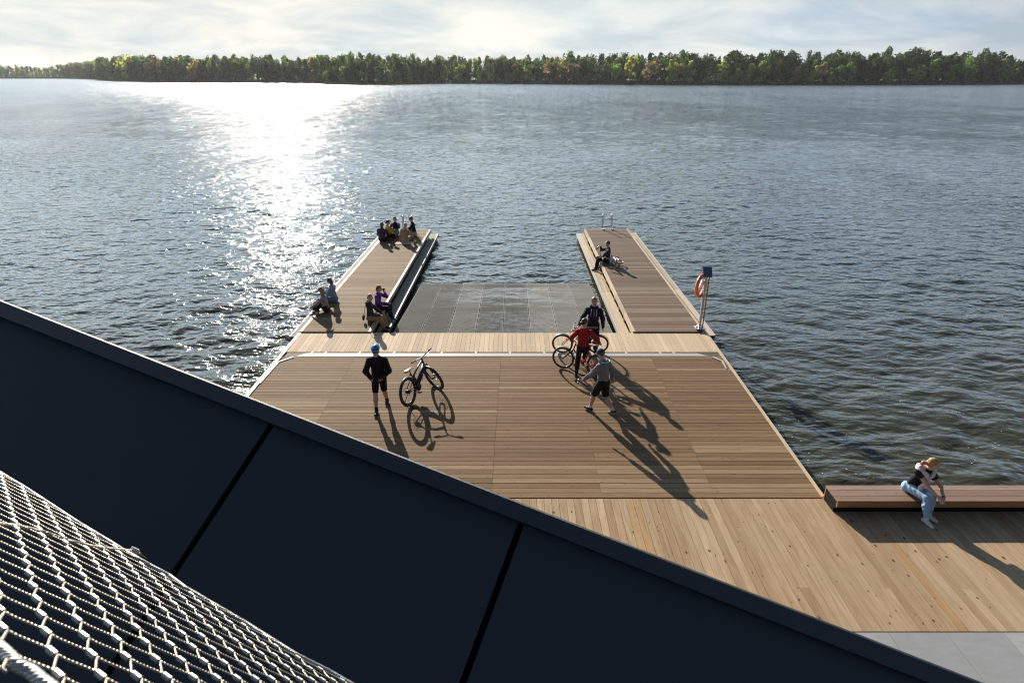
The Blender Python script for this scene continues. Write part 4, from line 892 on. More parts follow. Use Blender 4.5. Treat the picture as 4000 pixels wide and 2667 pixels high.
# ---- 1 the helmeted cyclist
BLUE = simple('helmet_blue', (.02, .22, .52), .25, 0, .1, 20, spec=.6, coat=.5); GLASS = simple('visor', (.01, .12, .3), .1, .3)
def cyclist_extra(J):
    hp, AX, s = J['hp'], J['AX'], J['s']
    V, Fq = polygonise([ell_(hp(0, -.012, .066), AX, V3(.104, .14, .095)*s)], .0062, .01, [(hp(0, -.04, .035), -J['hu']-J['hf']*.12)], sub=[cap_(hp(x, .15, .09), hp(x*1.1, -.16, .13), .013, .011) for x in (-.07, -.024, .024, .07)])
    mkobj('helmet', V, Fq, BLUE, J['root'], True)
    part(J, 'helmet_vents', [cap_(hp(x, .105, .10), hp(x*1.1, -.10, .135), .0135, .0125) for x in (-.05, -.018, .018, .05)], M['black'], .006, .004)
    part(J, 'visor', [cap_(hp(-.052, .086, .012), hp(0, .105, .012), .017, .018), cap_(hp(.052, .086, .012), hp(0, .105, .012), .017, .018)], GLASS, .0055, .01)
    part(J, 'beard', [ell_(hp(0, .052, -.08), AX, V3(.055, .055, .045)), cap_(hp(-.058, .03, -.05), hp(.0, .085, -.1), .02, .022), cap_(hp(.058, .03, -.05), hp(.0, .085, -.1), .02, .022)], hair_m((.62, .6, .57)), .006, .015, [(hp(0, 0, -.04), J['hu'])])
    for i in (0, 1):
        e, w_ = J['A'][i]; d = unit(w_-e); part(J, 'glove', [cap_(w_-d*.01, w_+d*.05, .036, .042, None)], cloth((.03, .015, .02), .7, 'glove_black'), .007); part(J, 'glove_patch', [ell_(w_+d*.02+V3(0, .035, .02), np.eye(3), V3(.016, .014, .016))], cloth((.7, .05, .06), .6, 'glove_red'), .006)
    k_, h_ = J['L'][1][0], J['hip'][1]; d = unit(k_-h_); part(J, 'hem_band', [cap_(k_-d*.10, k_-d*.035, .078, .072)], cloth((.02, .12, .45), .7, 'band_blue'), .009, .01, [(k_-d*.035, d), (k_-d*.11, -d)])
    part(J, 'collar', [cap_(J['nb']+V3(-.06, .03, .03), J['nb']+V3(0, .075, .0), .02, .018), cap_(J['nb']+V3(.06, .03, .03), J['nb']+V3(0, .075, .0), .02, .018)], cloth((.02, .016, .02), .8, 'collar'), .008)
foot = G(1479, 1612); foot2 = G(1504, 1573); mid = (foot+foot2)/2
r1, J1 = person('man in blue cycling helmet and black jacket walking and looking at his phone', (mid.x, mid.y, .006), (.06, -1), 1.03, None, pel=(0, 0, .9), spine=(0, .05, 1), bulk=.018, head=(.1, -.05), neck=(0, .28, 1), wr=((.13, .30, .97), (-.13, .30, .97)), el=((1, -.35, -.3), (-1, -.35, -.3)),
    an=((.09, .27, .085), (-.1, -.26, .1)), kn=((0, 1, .1), (0, 1, .1)), toes=(V3(.05, 1, 0), V3(-.05, 1, -.1)), top=(.012, .01, .012), legs=((.008, .007, .009), 0, .006), leglen=.93, shoes=(.02, .025, .05), sole=(.12, .1, .14), socks=(.02, .015, .018), hands=((V3(-.55, .75, -.2), V3(-.3, .2, 1), 1.2), (V3(.55, .75, -.2), V3(.3, .2, 1), 1.2)), vox=.011, extra=cyclist_extra)
Mt = Matrix.Rotation(r1.rotation_euler.z, 4, 'Z')
ph = empty('phone', r1.location+(Mt @ Vector((0, .42, 1.02))), 'small flat phone held in both hands of the helmeted cyclist', 'phone'); ph.rotation_euler = (math.radians(-50), 0, r1.rotation_euler.z)
mb = MB(); mb.box((-.075, -.038, -.005), (.075, .038, .004)); mb.build('phone_case', simple('phone_case', (.25, .13, .08), .4), ph)
mb = MB(); mb.box((-.068, -.033, .0042), (.068, .033, .0055)); mb.build('screen', M['black'], ph)
# ---- 2 man in navy hoodie
def navy_extra(J):
    nb, s = J['nb'], J['s']; rp = cloth((.75, .72, .7), .6, 'cord_white')
    for g in (1, -1):
        mb = MB(); mb.tube([nb+V3(.07*g, .13, .0), nb+V3(.085*g, .165, -.10), nb+V3(.08*g, .175, -.22)], .0075, 6); mb.build('drawstring', rp, J['root'], True)
    mb = MB(); mb.tube([nb+V3(0, .13, -.0), nb+V3(-.01, .168, -.12), nb+V3(-.01, .175, -.26)], .005, 6); mb.build('zip', rp, J['root'], True)
r2, J2 = person('man in navy hooded sweatshirt standing behind the silver bicycle', (2.46, 17.02, .006), (-.12, -1), 1.04, None, pel=(0, 0, .93), spine=(0, .03, 1), head=(-.55, -.15), neck=(0, .16, 1), wr=((.42, .38, 1.0), (-.29, .05, .85)), el=((.6, -.8, -.5), (-.7, -1, 0)),
    an=((.11, 0, .08), (-.11, -.04, .08)), top=(.012, .014, .04), legs=((.01, .01, .013), 0, .016), leglen=1.93, hair=((.33, .2, .1), 'short'), hood=(.014, .016, .045), bulk=.01, vox=.011, extra=navy_extra)
# ---- 3 woman in red sweater
fr = G(2263, 1468)
def red_extra(J):
    nb = J['nb']; part(J, 'shirt_collar', [cap_(nb+V3(-.055, -.04, .06), nb+V3(.055, -.04, .06), .018, .018)], M['white'], .008)
    mb = MB(); hp = J['hp']
    for g in (1, -1): mb.tube([hp(g*.031+.02*math.cos(a), .1, .003+.016*math.sin(a)) for a in np.linspace(0, 6.28, 10)[:-1]], .0025, 5, closed=True)
    mb.tube([hp(.05, .095, .008), hp(.078, .0, .005)], .0025, 5); mb.tube([hp(-.05, .095, .008), hp(-.078, .0, .005)], .0025, 5); mb.build('glasses', M['black'], J['root'], True)
r3, J3 = person('woman in red hooded sweater and black leggings holding the red bicycle', (2.0, 15.55, .006), (.12, 1), .97, None, pel=(0, -.02, .93), spine=(.02, .04, 1), head=(.85, -.25), neck=(0, .2, 1), wr=((.46, .16, .98), (-.33, .25, .98)), el=((.8, -.7, -.2), (-.8, -.6, -.2)),
    an=((.05, .5, .1), (-.16, -.22, .085)), kn=((.2, 1, 0), (-.1, 1, 0)), toes=(V3(.2, 1, 0), V3(-.1, 1, 0)), top=(.33, .014, .014), legs=((.013, .011, .013), 0, .004), leglen=1.9, hair=((.06, .035, .022), 'bun'), hood=(.35, .016, .016), shoes=(.015, .015, .015), sole=(.75, .75, .75), bulk=.018, vox=.011, hem=-.1, extra=red_extra)
# ---- 4 man in grey hoodie and cap
CAPM = cloth((.035, .04, .085), .8, 'cap_cloth'); TEAL = cloth((.0, .3, .55), .8, 'lining_blue')
def grey_extra(J):
    hp, AX, nb = J['hp'], J['AX'], J['nb']
    part(J, 'cap', [ell_(hp(0, -.008, .045), AX, V3(.093, .112, .1)), cap_(hp(-.035, .10, .055), hp(-.03, .165, .04), .03, .028, J['hu'], 4.), cap_(hp(.035, .10, .055), hp(.03, .165, .04), .03, .028, J['hu'], 4.)], CAPM, .0075, .012, [(hp(0, 0, .02), -J['hu']-J['hf']*.1)])
    part(J, 'hood_lining', [ell_(nb-J['fsh']*.10-J['sp']*.005, np.array([J['rsh'], J['fsh'], J['sp']]), V3(.10, .055, .035))], TEAL, .008)
    mb = MB(); mb.tube([nb+(J['rsh']*.13*math.cos(a)-J['fsh']*(.05+.115*math.sin(a))+J['sp']*.03) for a in np.linspace(-.2, math.pi+.2, 12)], .009, 6); mb.build('hood_rim', M['white'], J['root'], True)
    for i in (0, 1):
        k_, h_ = J['L'][i][0], J['hip'][i]; d = unit(k_-h_); part(J, 'cuff', [cap_(k_-d*.02, k_+d*.04, .085, .082)], cloth((.42, .4, .44), .8, 'cuff_grey'), .009, .01, [(k_+d*.045, d), (k_-d*.02, -d)])
gf = G(2352, 1612)
r4, J4 = person('man in grey hoodie with dark cap and black shorts striding across the deck', (gf.x, gf.y, .006), (-.72, .62), 1.0, None, pel=(0, .03, .90), spine=(.02, .10, 1), head=(.15, -.35), neck=(0, .35, 1), wr=((.32, -.02, .84), (-.25, .44, .9)), el=((.7, -1, -.2), (-.5, -.8, -.6)),
    an=((.10, -.26, .12), (-.1, .30, .085)), kn=((0, 1, 0), (0, 1, 0)), toes=(V3(.05, .85, -.35), V3(-.05, 1, .1)), top=(.2, .19, .2), legs=((.01, .01, .012), 0, .022), leglen=1., hair=((.12, .08, .05), 'short'), hood=(.21, .2, .21), shoes=(.016, .016, .022), sole=(.62, .6, .62), socks=(.7, .66, .72), bulk=.022, vox=.011, extra=grey_extra)
Mt = Matrix.Rotation(r4.rotation_euler.z, 4, 'Z'); hpz = r4.location+(Mt @ Vector(tuple(J4['A'][1][1]+unit(J4['A'][1][1]-J4['A'][1][0])*.11)))
t = empty('folded_umbrella', hpz, 'small black and white folded item in the hand of the man in grey', 'folded cloth')
for k in range(5):
    a = -1.1+k*.5; d = Mt @ Vector((.3*math.sin(a), .8, .55*math.sin(a)-.3)); mb = MB(); e = hpz*0; mb.obox(d*.07, d, Vector((0, 0, 1)).cross(d), (d.cross(Vector((0, 0, 1)).cross(d))), .08, .022, .008); mb.build('fold', M['black'] if k % 2 == 0 else M['white'], t)
# ---- seated people
def seat_edge(label, px, py, face, s, seatz, footz, **kw):
    g = G(px, py, seatz); dz = footz-seatz
    d = dict(pel=(0, .0, .115), spine=(0, .1, 1), neck=(0, .25, 1), an=((.12, .50, dz+.09), (-.12, .47, dz+.09)), kn=((.1, .6, 1), (-.1, .6, 1)), wr=((.12, .40, .24), (-.10, .42, .22)), el=((1, -.6, -.2), (-1, -.6, -.2)), leglen=1.92, vox=.0125)
    d.update(kw); return person(label, (g.x, g.y, seatz+.004), face, s, **d)
PZ = .05
def bag_strap(J):
    nb, pel = J['nb'], J['pel']; mb = MB(); mb.tube([nb+V3(.1, .02, .0), nb+V3(.12, -.13, -.1), pel+V3(.14, -.16, .13)], .008, 6); mb.build('strap', M['black'], J['root'], True)
    part(J, 'shoulder_bag', [cap_(pel+V3(.08, -.2, .05), pel+V3(.2, -.17, .05), .06, .055, V3(0, 1, .2), 1.5), cap_(pel+V3(.1, -.2, .0), pel+V3(.2, -.17, .0), .06, .06, V3(0, 1, .2), 1.5)], M['black'], .01)
KH = (.4, .235, .12)
seat_edge('person in dark hooded jacket and tan trousers sitting left of the grating', 1447, 1250, (1, -.12), 1.0, PZ, -.31, head=(1.35, .05), twist=.35, neck=(.05, .15, 1), spine=(0, .06, 1), top=(.03, .036, .05), hood=(.03, .036, .05), legs=(KH, 0, .014), hair=((.3, .12, .12), 'bob'), shoes=(.012, .01, .012), sole=(.03, .03, .03), socks=(.5, .3, .5), extra=bag_strap)
BIN = M['black']
def bino(J):
    w_ = J['A'][1][1]; hp = J['hp']
r_, Jb = seat_edge('woman in bright purple jacket raising a dark device to her face', 1477, 1208, (1, -.15), .97, PZ, -.31, head=(0, -.05), top=(.12, .03, .27), legs=((.012, .01, .014), 0, .014), hair=((.2, .1, .035), 'bob'), wr=((.1, .42, .3), (-.03, .30, .66)), el=((1, -.5, -.4), (-.6, .5, -1)), spine=(0, .12, 1), an=((.12, .6, -.27), (-.12, .42, -.27)), sole=(.5, .5, .5))
Mt = Matrix.Rotation(r_.rotation_euler.z, 4, 'Z'); q = r_.location+(Mt @ Vector(tuple(Jb['hp'](-.0, .15, .01))))
t = empty('binoculars', q, 'dark handheld device held up to the face of the purple clad woman', 'binoculars'); t.rotation_euler = (0, 0, r_.rotation_euler.z)
for g in (1, -1):
    mb = MB(); mb.tube([(g*.03, -.04, 0), (g*.032, .0, 0), (g*.036, .06, -.005)], [.017, .021, .026], 10); mb.build('barrel', BIN, t, True)
mb = MB(); mb.tube([(-.03, .0, 0), (.03, .0, 0)], .01, 8); mb.build('bridge', BIN, t, True)
seat_edge('long haired woman in pale blue denim jacket on the outer edge of the left pier', 1308, 1177, (-1, .15), .96, PZ, -.31, head=(-.1, -.35), top=(.2, .26, .4), legs=((.12, .16, .26), 0, .016), hair=((.1, .05, .035), 'side', -.1), wr=((.06, .36, .2), (-.1, .38, .2)), spine=(0, .12, 1))
seat_edge('blonde woman in mauve grey blouse on the outer edge of the left pier', 1277, 1216, (-1, .0), .97, PZ, -.31, head=(.15, -.2), top=(.31, .25, .26), legs=((.035, .024, .02), 0, .02), hair=((.33, .2, .09), 'long'), wr=((.05, .46, .3), (-.12, .48, .22)), spine=(0, .15, 1), an=((.12, .55, -.15), (-.14, .3, .1)))
def sit_ground(label, px, py, face, s, **kw):
    g = G(px, py, PZ); d = dict(pel=(0, 0, .12), spine=(0, .14, 1), neck=(0, .3, 1), an=((-.14, .33, .07), (.12, .42, .07)), kn=((1, .35, .35), (-1, .35, .35)), toes=(V3(-1, .25, 0), V3(1, .25, 0)), wr=((.12, .36, .2), (-.12, .36, .2)), el=((1, -.4, -.2), (-1, -.4, -.2)), leglen=1.9, vox=.0135)
    d.update(kw); return person(label, (g.x, g.y, PZ+.004), face, s, group=None, **d)
sit_ground('woman in dark purple jacket seated with her back to the camera at the pier end', 1494, 942, (.15, 1), 1.0, top=(.1, .035, .1), legs=((.014, .012, .018), 0, .016), hair=((.14, .065, .03), 'bob'), bulk=.02)
sit_ground('dark haired person in yellow jacket seated in profile at the pier end', 1511, 930, (1, .15), 1.0, top=(.5, .38, .015), legs=((.014, .013, .016), 0, .016), hair=((.05, .02, .02), 'bun'), wr=((.1, .42, .22), (-.1, .42, .22)))
def mask_(J):
    hp, AX = J['hp'], J['AX']; part(J, 'face_mask', [ell_(hp(0, .066, -.055), AX, V3(.058, .052, .036))], M['white'], .007)
    part(J, 'sunglasses', [cap_(hp(-.045, .09, .004), hp(.045, .09, .004), .014, .014)], M['black'], .006)
    for i in (0, 1):
        part(J, 'sleeve_patch', [cap_(J['sh'][i], J['sh'][i]+(J['A'][i][0]-J['sh'][i])*.3, .077, .074)], cloth((.5, .4, .6), .8, 'lilac_cloth'), .012)
sit_ground('long haired girl with white face mask and lilac shouldered sweatshirt', 1547, 917, (.03, -1), 1.02, head=(0, -.1), neck=(0, .12, 1), spine=(0, .05, 1), top=(.015, .012, .022), legs=((.16, .24, .34), 0, .012), hair=((.13, .07, .04), 'long'), an=((.09, .72, .085), (-.09, .66, .085)), kn=((.1, .5, 1), (-.1, .5, 1)), toes=(V3(.1, 1, .1), V3(-.1, 1, .1)), wr=((.1, .5, .4), (-.08, .5, .4)), extra=mask_)
sit_ground('woman with long blonde hair and beige coat seated with her back to the camera', 1582, 944, (.3, 1), 1.0, top=(.42, .27, .14), legs=((.42, .3, .2), 0, .014), hair=((.62, .43, .2), 'long'), wr=((.25, .25, .2), (-.24, -.02, .04)), bulk=.025, hem=-.1, spine=(.1, .05, 1))
sit_ground('dark haired man in black jacket and denim shorts seated cross legged near the ladder', 1619, 920, (-1, -.05), 1.05, top=(.012, .012, .016), legs=((.2, .28, .38), 0, .02), leglen=.9, hair=((.1, .04, .022), 'short'), shoes=(.1, .09, .14), sole=(.7, .7, .75), wr=((.1, .42, .2), (-.1, .42, .2)), bulk=.01)
def bottle_man(J):
    hp = J['hp']; part(J, 'sunglasses', [cap_(hp(-.05, .075, .085), hp(.05, .075, .085), .017, .017)], simple('lens', (.05, .07, .1), .08, .6), .007)
r5, J5 = seat_edge('man in dark grey cycling top drinking from a green bottle on the right pier', 2372, 1024, (-1, .02), 1.03, PZ, -.31, head=(-.25, .05), top=(.04, .048, .062), legs=((.016, .011, .018), 0, .008), hair=((.07, .04, .03), 'short'), wr=((-.02, .33, .70), (-.1, .36, .16)), el=((.7, .3, -1), (-1, -.6, .3)), spine=(0, -.02, 1), neck=(0, .2, 1), an=((.10, .40, -.27), (-.12, .52, -.27)), shoes=(.015, .013, .018), sole=(.05, .05, .05), extra=bottle_man)
Mt = Matrix.Rotation(r5.rotation_euler.z, 4, 'Z'); q = r5.location+(Mt @ Vector(tuple(J5['A'][0][1])))+Vector((-.09, -.02, .02))
t = empty('bottle', q, 'green bottle with orange cap held by the man on the right pier', 'bottle'); GB = simple('bottle_green', (.02, .3, .04), .15)
t.rotation_euler = (0, math.radians(40), 0)
mb = MB(); mb.tube([(0, 0, -.2), (0, 0, -.19), (0, 0, -.05), (0, 0, .0), (0, 0, .05)], [.03, .036, .036, .016, .014], 12); mb.build('glass_body', GB, t, True)
mb = MB(); mb.tube([(0, 0, .05), (0, 0, .075)], .017, 10); mb.build('cap', M['orange'], t, True)
# bench woman
gb = G(3560, 1918, HB)
def shawl(J):
    nb, sp_, f, r = J['nb'], J['sp'], J['fsh'], J['rsh']; W_ = cloth((.66, .54, .54), .9, 'pullover_pink')
    part(J, 'shoulder_pullover', [cap_(nb+r*.17-sp_*.02, nb+r*.07+f*.09-sp_*.04, .05, .045), cap_(nb-r*.17-sp_*.02, nb-r*.06+f*.09-sp_*.04, .05, .045), cap_(nb+r*.07+f*.09-sp_*.04, nb+f*.14-sp_*.12, .045, .035), cap_(nb-r*.06+f*.09-sp_*.04, nb+f*.14-sp_*.12, .045, .035),
        ell_(nb+f*.15-sp_*.13, np.eye(3), V3(.045, .045, .045)), cap_(nb+f*.15-sp_*.14, nb+f*.18-sp_*.34+r*.03, .036, .042), cap_(nb+r*.16-f*.04, nb-r*.16-f*.04, .06, .06), cap_(nb+r*.12-f*.08-sp_*.02, nb-r*.1-f*.08-sp_*.02, .07, .07)], W_, .01, .025, fold=.007)
    w_ = J['A'][1][1]; d = unit(w_-J['A'][1][0]); mb = MB(); mb.tube([w_-d*.03, w_-d*.015], .032, 12); mb.build('bracelet', M['black'], J['root'], True)
r6, J6 = person('blonde woman in black shirt and light jeans sitting on the long bench', (gb.x-.03, gb.y+.02, HB+.004), (.16, -1), .96, None, pel=(0, 0, .12), spine=(-.24, .3, 1), head=(-1.0, .12), neck=(-.1, .3, 1), wr=((-.16, .56, .17), (-.26, .54, .19)), el=((.8, .1, -.6), (-.8, .1, -.5)),
    an=((.05, .60, -.25), (-.11, .48, -.25)), kn=((-.35, .6, 1), (-.1, .6, 1)), toes=(V3(-.2, 1, -.15), V3(-.35, 1, 0)), top=(.012, .012, .013), sleeve=.45, legs=((.3, .44, .58), 0, .006), leglen=1.88, hair=((.38, .2, .075), 'tail'), shoes=(.72, .64, .58), sole=(.78, .74, .7), socks=(.7, .66, .64), vox=.0105, hands=((V3(-.6, .5, -.3), V3(0, -.3, -1), .8), (V3(.6, .5, -.3), V3(0, -.3, -1), .8)), extra=shawl)
# small bag beside the group
g = G(1527, 922, PZ); t = empty('backpack', (g.x, g.y, PZ+.004), 'small black bag with clear bottles between the seated people at the pier end', 'bag')
class _J(dict): pass
V, Fq = polygonise([ell_(V3(0, 0, .13), np.eye(3), V3(.15, .12, .14)), ell_(V3(.05, -.1, .08), np.eye(3), V3(.12, .08, .08))], .014, .02, [(V3(0, 0, .0), V3(0, 0, -1))], fold=.005); mkobj('bag_body', V, Fq, cloth((.012, .012, .015), .6, 'bag_cloth'), t, True)
mb = MB(); mb.tube([(-.05, 0, .25), (0, 0, .33), (.05, 0, .25)], .012, 6); mb.build('handle', M['black'], t, True)
g = G(1579, 948, PZ); t = empty('blanket', (g.x, g.y, PZ+.001), 'pale pink blanket spread under the blonde woman in beige', 'blanket'); mb = MB(); mb.add([(-.5, -.32, .004), (.55, -.28, .004), (.5, .25, .006), (-.4, .3, .006), (-.5, -.32, .012), (.55, -.28, .012), (.5, .25, .014), (-.4, .3, .014)], [(0, 1, 5, 4), (1, 2, 6, 5), (2, 3, 7, 6), (3, 0, 4, 7), (4, 5, 6, 7), (3, 2, 1, 0)]); mb.build('blanket_cloth', cloth((.6, .42, .36), .9, 'blanket'), t)
# ------------------------------------------------------------------ bicycles: local frame x forward, z up, rear wheel contact at the origin
def bike(label, loc, yaw, lean, R_, wb, cf, c2, steer=0., tyre=.024, kind='trek', fender=True, lying=None, group=None):
    root = empty('bicycle', loc, label, 'bicycle', group); root.rotation_euler = (lean, 0, yaw)
    if kind == 'ebike': root.scale = (1.07, 1.07, 1.07)
    if lying: root.rotation_mode = 'QUATERNION'; root.rotation_quaternion = lying
    fm = simple('frame_paint', cf, .4, 0., .05, spec=.3 if kind == 'ebike' else .6, coat=0 if kind == 'ebike' else .4); cm = simple('fork_paint', c2, .4, 0. if kind == 'ebike' else .3, .05, spec=.3); BK = simple('bike_black', (.014, .014, .016), .5); RIM = simple('rim', (.05, .05, .055), .3, .5) if kind == 'ebike' else simple('rim', (.12, .12, .13), .3, .7); SP = simple('spoke', (.22, .22, .22) if kind == 'ebike' else (.5, .5, .5), .35, .8)
    bb = Vector((.44, 0, .285)); rear = Vector((0, 0, R_)); top_st = Vector((.29, 0, .76 if kind != 'ebike' else .70)); hl = Vector((wb-.30, 0, .66)); ht = Vector((wb-.35, 0, .84)); front = Vector((wb, 0, R_))
    axis = (ht-hl).normalized(); S = Matrix.Rotation(steer, 3, axis); piv = hl
    def st(p): return piv+S @ (Vector(p)-piv)
    def wheel(c, fr):
        X = (lambda p: st(p)) if fr else (lambda p: Vector(p))
        w = bpy.data.objects.new('wheel', None); COL.objects.link(w); w.parent = root
        mb = MB(); mb.tube([X((c.x+(R_-tyre)*math.cos(a), 0, c.z+(R_-tyre)*math.sin(a))) for a in np.linspace(0, 2*math.pi, 41)[:-1]], tyre, 8, closed=True); mb.build('tyre', BK, w, True)
        mb = MB(); r2 = R_-tyre*2-.006; mb.tube([X((c.x+r2*math.cos(a), 0, c.z+r2*math.sin(a))) for a in np.linspace(0, 2*math.pi, 41)[:-1]], .011, 6, closed=True); mb.build('rim', RIM, w, True)
        mb = MB()
        for k in range(24):
            a = k*math.pi/12; a2 = a+(.35 if k % 2 else -.35); mb.tube([X((c.x+.03*math.cos(a2), .025*(1 if k % 4 < 2 else -1), c.z+.03*math.sin(a2))), X((c.x+r2*math.cos(a), 0, c.z+r2*math.sin(a)))], .0016, 3, cap=False)
        mb.build('spokes', SP, w)
        mb = MB(); hr_ = .05 if (kind == 'ebike' and not fr) else .024; mb.tube([X((c.x, -.05, c.z)), X((c.x, .05, c.z))], hr_, 12); mb.build('hub', BK, w, True)
        if kind == 'ebike': mb = MB(); mb.tube([X((c.x+.09*math.cos(a), .055, c.z+.09*math.sin(a))) for a in np.linspace(0, 2*math.pi, 25)[:-1]], .006, 4, closed=True); mb.build('brake_disc', SP, w)
        else:
            a = 2.2 if fr else .4; q = X((c.x+r2*.75*math.cos(a), .012, c.z+r2*.75*math.sin(a))); mb = MB(); mb.ell(q, (.03, .008, .045), 8); mb.build('spoke_reflector', M['refl'], w, True)
        if fender:
            mb = MB(); a0, a1 = ((.9, 3.1) if fr else (.55, 3.0)); rr = R_+.018; n_ = 14
            for k in range(n_):
                b0, b1 = a0+(a1-a0)*k/n_, a0+(a1-a0)*(k+1)/n_; P = []
                for (b_, r_) in ((b0, rr), (b1, rr)):
                    for y_ in (-.026, .026): P.append(X((c.x+r_*math.cos(b_), y_, c.z+r_*math.sin(b_))))
                Q = [p+Vector((0, 0, .005)) for p in P]; mb.hexa([P[0], P[1], P[3], P[2], Q[0], Q[1], Q[3], Q[2]])
            mb.build('mudguard', BK, root)
    wheel(rear, False); wheel(front, True)
    f = MB(); big = .034 if kind == 'ebike' else .02
    if kind == 'ebike': f.tube([hl+Vector((.0, 0, .02)), lerp(hl, bb, .4), bb+Vector((.03, 0, .06))], [.042, .058, .06], 12); f.tube([ht-Vector((0, 0, .04)), lerp(ht, top_st, .5)-Vector((0, 0, .06)), top_st-Vector((-.02, 0, .12))], [.024, .022, .02], 10)
    else: f.tube([hl, bb], big+.004, 10); f.tube([ht-Vector((0, 0, .03)), top_st-Vector((.0, 0, .06 if kind == 'trek' else .02))], big, 10)
    f.tube([bb, top_st], .019, 10); f.tube([hl-axis*.02, ht+axis*.02], .024, 10)
    for g in (1, -1): f.tube([bb+Vector((0, g*.03, 0)), rear+Vector((0, g*.06, 0))], .012, 8); f.tube([lerp(bb, top_st, .82)+Vector((0, g*.02, 0)), rear+Vector((0, g*.06, 0))], .010, 8)
    f.build('frame', fm, root, True)
    if kind == 'ebike':
        mb = MB(); mb.tube([bb+Vector((0, -.055, 0)), bb+Vector((0, .055, 0))], .085, 16); mb.build('motor', BK, root, True)
        for g in (1, -1): mb = MB(); m0 = lerp(hl, bb, .55)+Vector((0, g*.047, 0)); mb.hexa([m0+Vector((-.02, 0, -.1)), m0+Vector((.02, 0, -.06)), m0+Vector((.05, 0, .1)), m0+Vector((.01, 0, .04)), m0+Vector((-.02, g*.006, -.1)), m0+Vector((.02, g*.006, -.06)), m0+Vector((.05, g*.006, .1)), m0+Vector((.01, g*.006, .04))]); mb.build('frame_decal', M['decal'], root)
        mb = MB(); mb.tube([lerp(bb, top_st, .3)+Vector((.05, 0, 0)), lerp(bb, top_st, .75)+Vector((.06, 0, 0))], .028, 10); mb.build('shock', BK, root, True)
    fk = MB()
    cr_ = hl-axis*.03
    for g in (1, -1): fk.tube([st(cr_+Vector((.0, g*.065, 0))), st(lerp(cr_, front, .5)+Vector((0, g*.065, 0))), st(front+Vector((0, g*.062, 0)))], [.017, .018, .013], 10)
    fk.tube([st(cr_+Vector((0, -.07, 0))), st(cr_+Vector((0, .07, 0)))], .02, 10); fk.tube([st(cr_), st(ht+axis*.05)], .016, 8); fk.build('fork', cm, root, True)
    hb = MB(); s0 = st(ht+axis*.04); s1 = st(ht+axis*.07+Vector((.06, 0, .02))); w2 = .33 if kind == 'ebike' else .3
    hb.tube([s0, s1], .018, 8); hb.tube([st(ht+axis*.07+Vector((.03, -w2, .06))), st(ht+axis*.07+Vector((.05, -w2*.45, .045))), s1, st(ht+axis*.07+Vector((.05, w2*.45, .045))), st(ht+axis*.07+Vector((.03, w2, .06)))], .013, 8); hb.build('handlebar', M['bar_blue'] if kind == 'ebike' else BK, root, True)
    for g in (1, -1):
        mb = MB(); mb.tube([st(ht+axis*.07+Vector((.03, g*w2*1.02, .06))), st(ht+axis*.07+Vector((.04, g*w2*.66, .052)))], .018, 8); mb.build('grip', BK, root, True)
        mb = MB(); mb.tube([st(ht+axis*.07+Vector((.045, g*w2*.6, .04))), st(ht+axis*.07+Vector((.1, g*w2*.7, .03))), st(ht+axis*.07+Vector((.09, g*w2*.95, .035)))], .006, 6); mb.build('brake_lever', SP, root, True)
    sd = top_st+Vector((-.05, 0, .15 if kind != 'ebike' else .13)); mb = MB(); mb.tube([top_st, sd], .014, 8); mb.build('seatpost', BK, root, True)
    V, Fq = polygonise([cap_(V3(sd.x-.12, 0, sd.z+.02), V3(sd.x-.02, 0, sd.z+.015), .07, .055, V3(0, 0, 1), 2.6), cap_(V3(sd.x-.02, 0, sd.z+.015), V3(sd.x+.14, 0, sd.z+.005), .05, .02, V3(0, 0, 1), 1.8)], .01, .02); mkobj('saddle', V, Fq, M['saddle'], root, True)
    cr = MB(); ca = .5
    cr.tube([bb+Vector((.0, -.05, 0)), bb+Vector((0, .05, 0))], .02, 8); cr.tube([bb+Vector((.095*math.cos(a), -.055, .095*math.sin(a))) for a in np.linspace(0, 6.283, 21)[:-1]], .006, 4, closed=True); cr.build('chainring', BK, root, True)
    for g in (1, -1):
        e = bb+Vector((.165*math.cos(ca)*g, g*.075, .165*math.sin(ca)*g)); mb = MB(); mb.tube([bb+Vector((0, g*.06, 0)), e], .011, 8); mb.build('crank_arm', SP if kind != 'ebike' else BK, root, True)
        mb = MB(); c = e+Vector((0, g*.06, 0)); mb.obox(c+Vector((0, g*.04, 0)), (1, 0, 0), (0, 1, 0), (0, 0, 1), .045, .006, .008); mb.obox(c-Vector((0, g*.04, 0)), (1, 0, 0), (0, 1, 0), (0, 0, 1), .045, .006, .008); mb.obox(c+Vector((.04, 0, 0)), (1, 0, 0), (0, 1, 0), (0, 0, 1), .006, .04, .008); mb.obox(c-Vector((.04, 0, 0)), (1, 0, 0), (0, 1, 0), (0, 0, 1), .006, .04, .008); mb.obox(c, (1, 0, 0), (0, 1, 0), (0, 0, 1), .012, .04, .008); mb.build('pedal', M['alu_plate'] if kind == 'ebike' else BK, root)
    mb = MB(); mb.tube([bb+Vector((0, -.06, .09)), rear+Vector((0, -.055, .04))], .004, 4); mb.tube([bb+Vector((0, -.06, -.09)), rear+Vector((.02, -.055, -.07)), rear+Vector((0, -.055, -.04))], .004, 4); mb.build('chain', SP, root)
    mb = MB(); q = top_st+Vector((-.04, 0, .0)); mb.ell(q, (.02, .025, .035), 8); mb.build('rear_light', M['red_lens'], root, True)
    if kind in ('ebike', 'trek') and not lying: mb = MB(); mb.tube([Vector((.36, .03, .26)) if kind == 'trek' else Vector((.1, .07, .3)), Vector((.22, .16, .012)) if kind == 'trek' else Vector((.04, .2, .02))], .008, 6); mb.build('kickstand', BK, root, True)
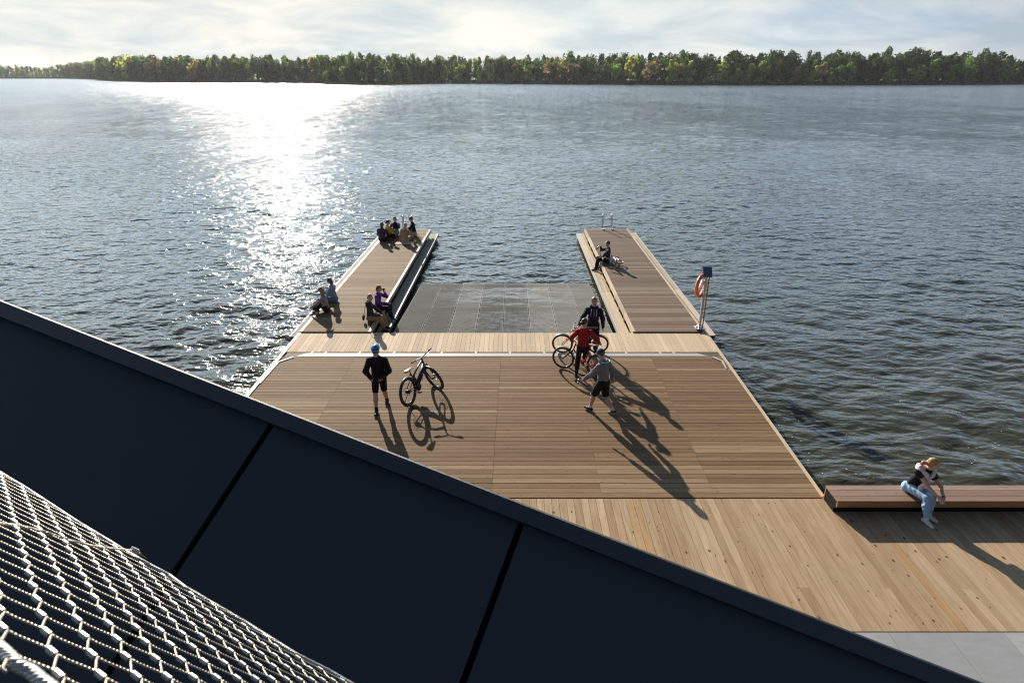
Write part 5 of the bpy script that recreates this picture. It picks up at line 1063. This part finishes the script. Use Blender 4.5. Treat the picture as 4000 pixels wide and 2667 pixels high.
    mb = MB(); mb.tube([s1, st(ht+Vector((.17, .05, .08))), st(ht+Vector((.13, .02, -.12))), st(lerp(cr_, front, .3)+Vector((.03, .06, 0)))], .003, 4); mb.build('cable', BK, root)
    return root
M['refl'] = simple('reflector_orange', (.9, .3, .01), .3); M['decal'] = simple('decal_pale', (.6, .65, .75), .4); M['bar_blue'] = simple('bar_blue', (.03, .16, .24), .35, .4); M['red_lens'] = simple('red_lens', (.6, .02, .015), .3); M['saddle'] = simple('saddle_grey', (.22, .18, .17), .55)
def place(pr_, pf_, z, **kw):
    a = G(*pr_, z); b_ = G(*pf_, z); d = b_-a; return (a.x, a.y, z), math.atan2(d.y, d.x), d.length
loc, yaw, d = place((1606, 1583), (1732, 1500), .006)
bike('black electric mountain bicycle with blue handlebar standing alone on the deck', (loc[0], loc[1], .008), math.radians(70), math.radians(-9), .37, 1.25, (.022, .026, .036), (.018, .018, .02), math.radians(-116), .038, 'ebike', False)
loc, yaw, d = place((2334, 1381), (2190, 1381), .006)
bike('silver trekking bicycle held by the man in the navy hoodie', (loc[0], loc[1]+.02, .008), yaw, math.radians(-8), .325, 1.1, (.45, .5, .56), (.6, .58, .55), math.radians(-12), .023, 'trek', True)
loc, yaw, d = place((2330, 1472), (2202, 1438), .006)
bike('red trekking bicycle held by the woman in the red sweater', (loc[0], loc[1], .008), yaw, math.radians(4), .335, 1.08, (.75, .012, .012), (.03, .03, .03), math.radians(10), .023, 'trek', True)
a = G(2437, 1030, PZ); b_ = G(2398, 985, PZ); yaw = math.atan2(b_.y-a.y, b_.x-a.x)
q = Matrix.Rotation(yaw, 3, 'Z') @ Matrix.Rotation(math.radians(-82), 3, 'X')
bike('white road bicycle lying on its side behind the man with the bottle', (a.x-.05, a.y-.2, PZ+.13), 0, 0, .33, 1.02, (.6, .62, .68), (.5, .5, .52), math.radians(15), .016, 'road', False, lying=q.to_quaternion())
mb = MB(); mb.box((-3500, -60, -4), (3500, 5200, 42)); hz = mb.build('haze', M['white']); hz.data.materials.clear()
m = bpy.data.materials.new('haze_air'); m.use_nodes = True; nt = m.node_tree; nt.nodes.remove(nt.nodes['Principled BSDF']); vp = N(nt, 'ShaderNodeVolumePrincipled'); vp.inputs['Color'].default_value = (.93, .95, 1, 1); vp.inputs['Density'].default_value = .00005; vp.inputs['Anisotropy'].default_value = .3
L(nt, vp.outputs[0], nt.nodes['Material Output'].inputs['Volume']); hz.data.materials.append(m); tag(hz, 'thin pale summer haze over the lake', None, None, 'stuff')
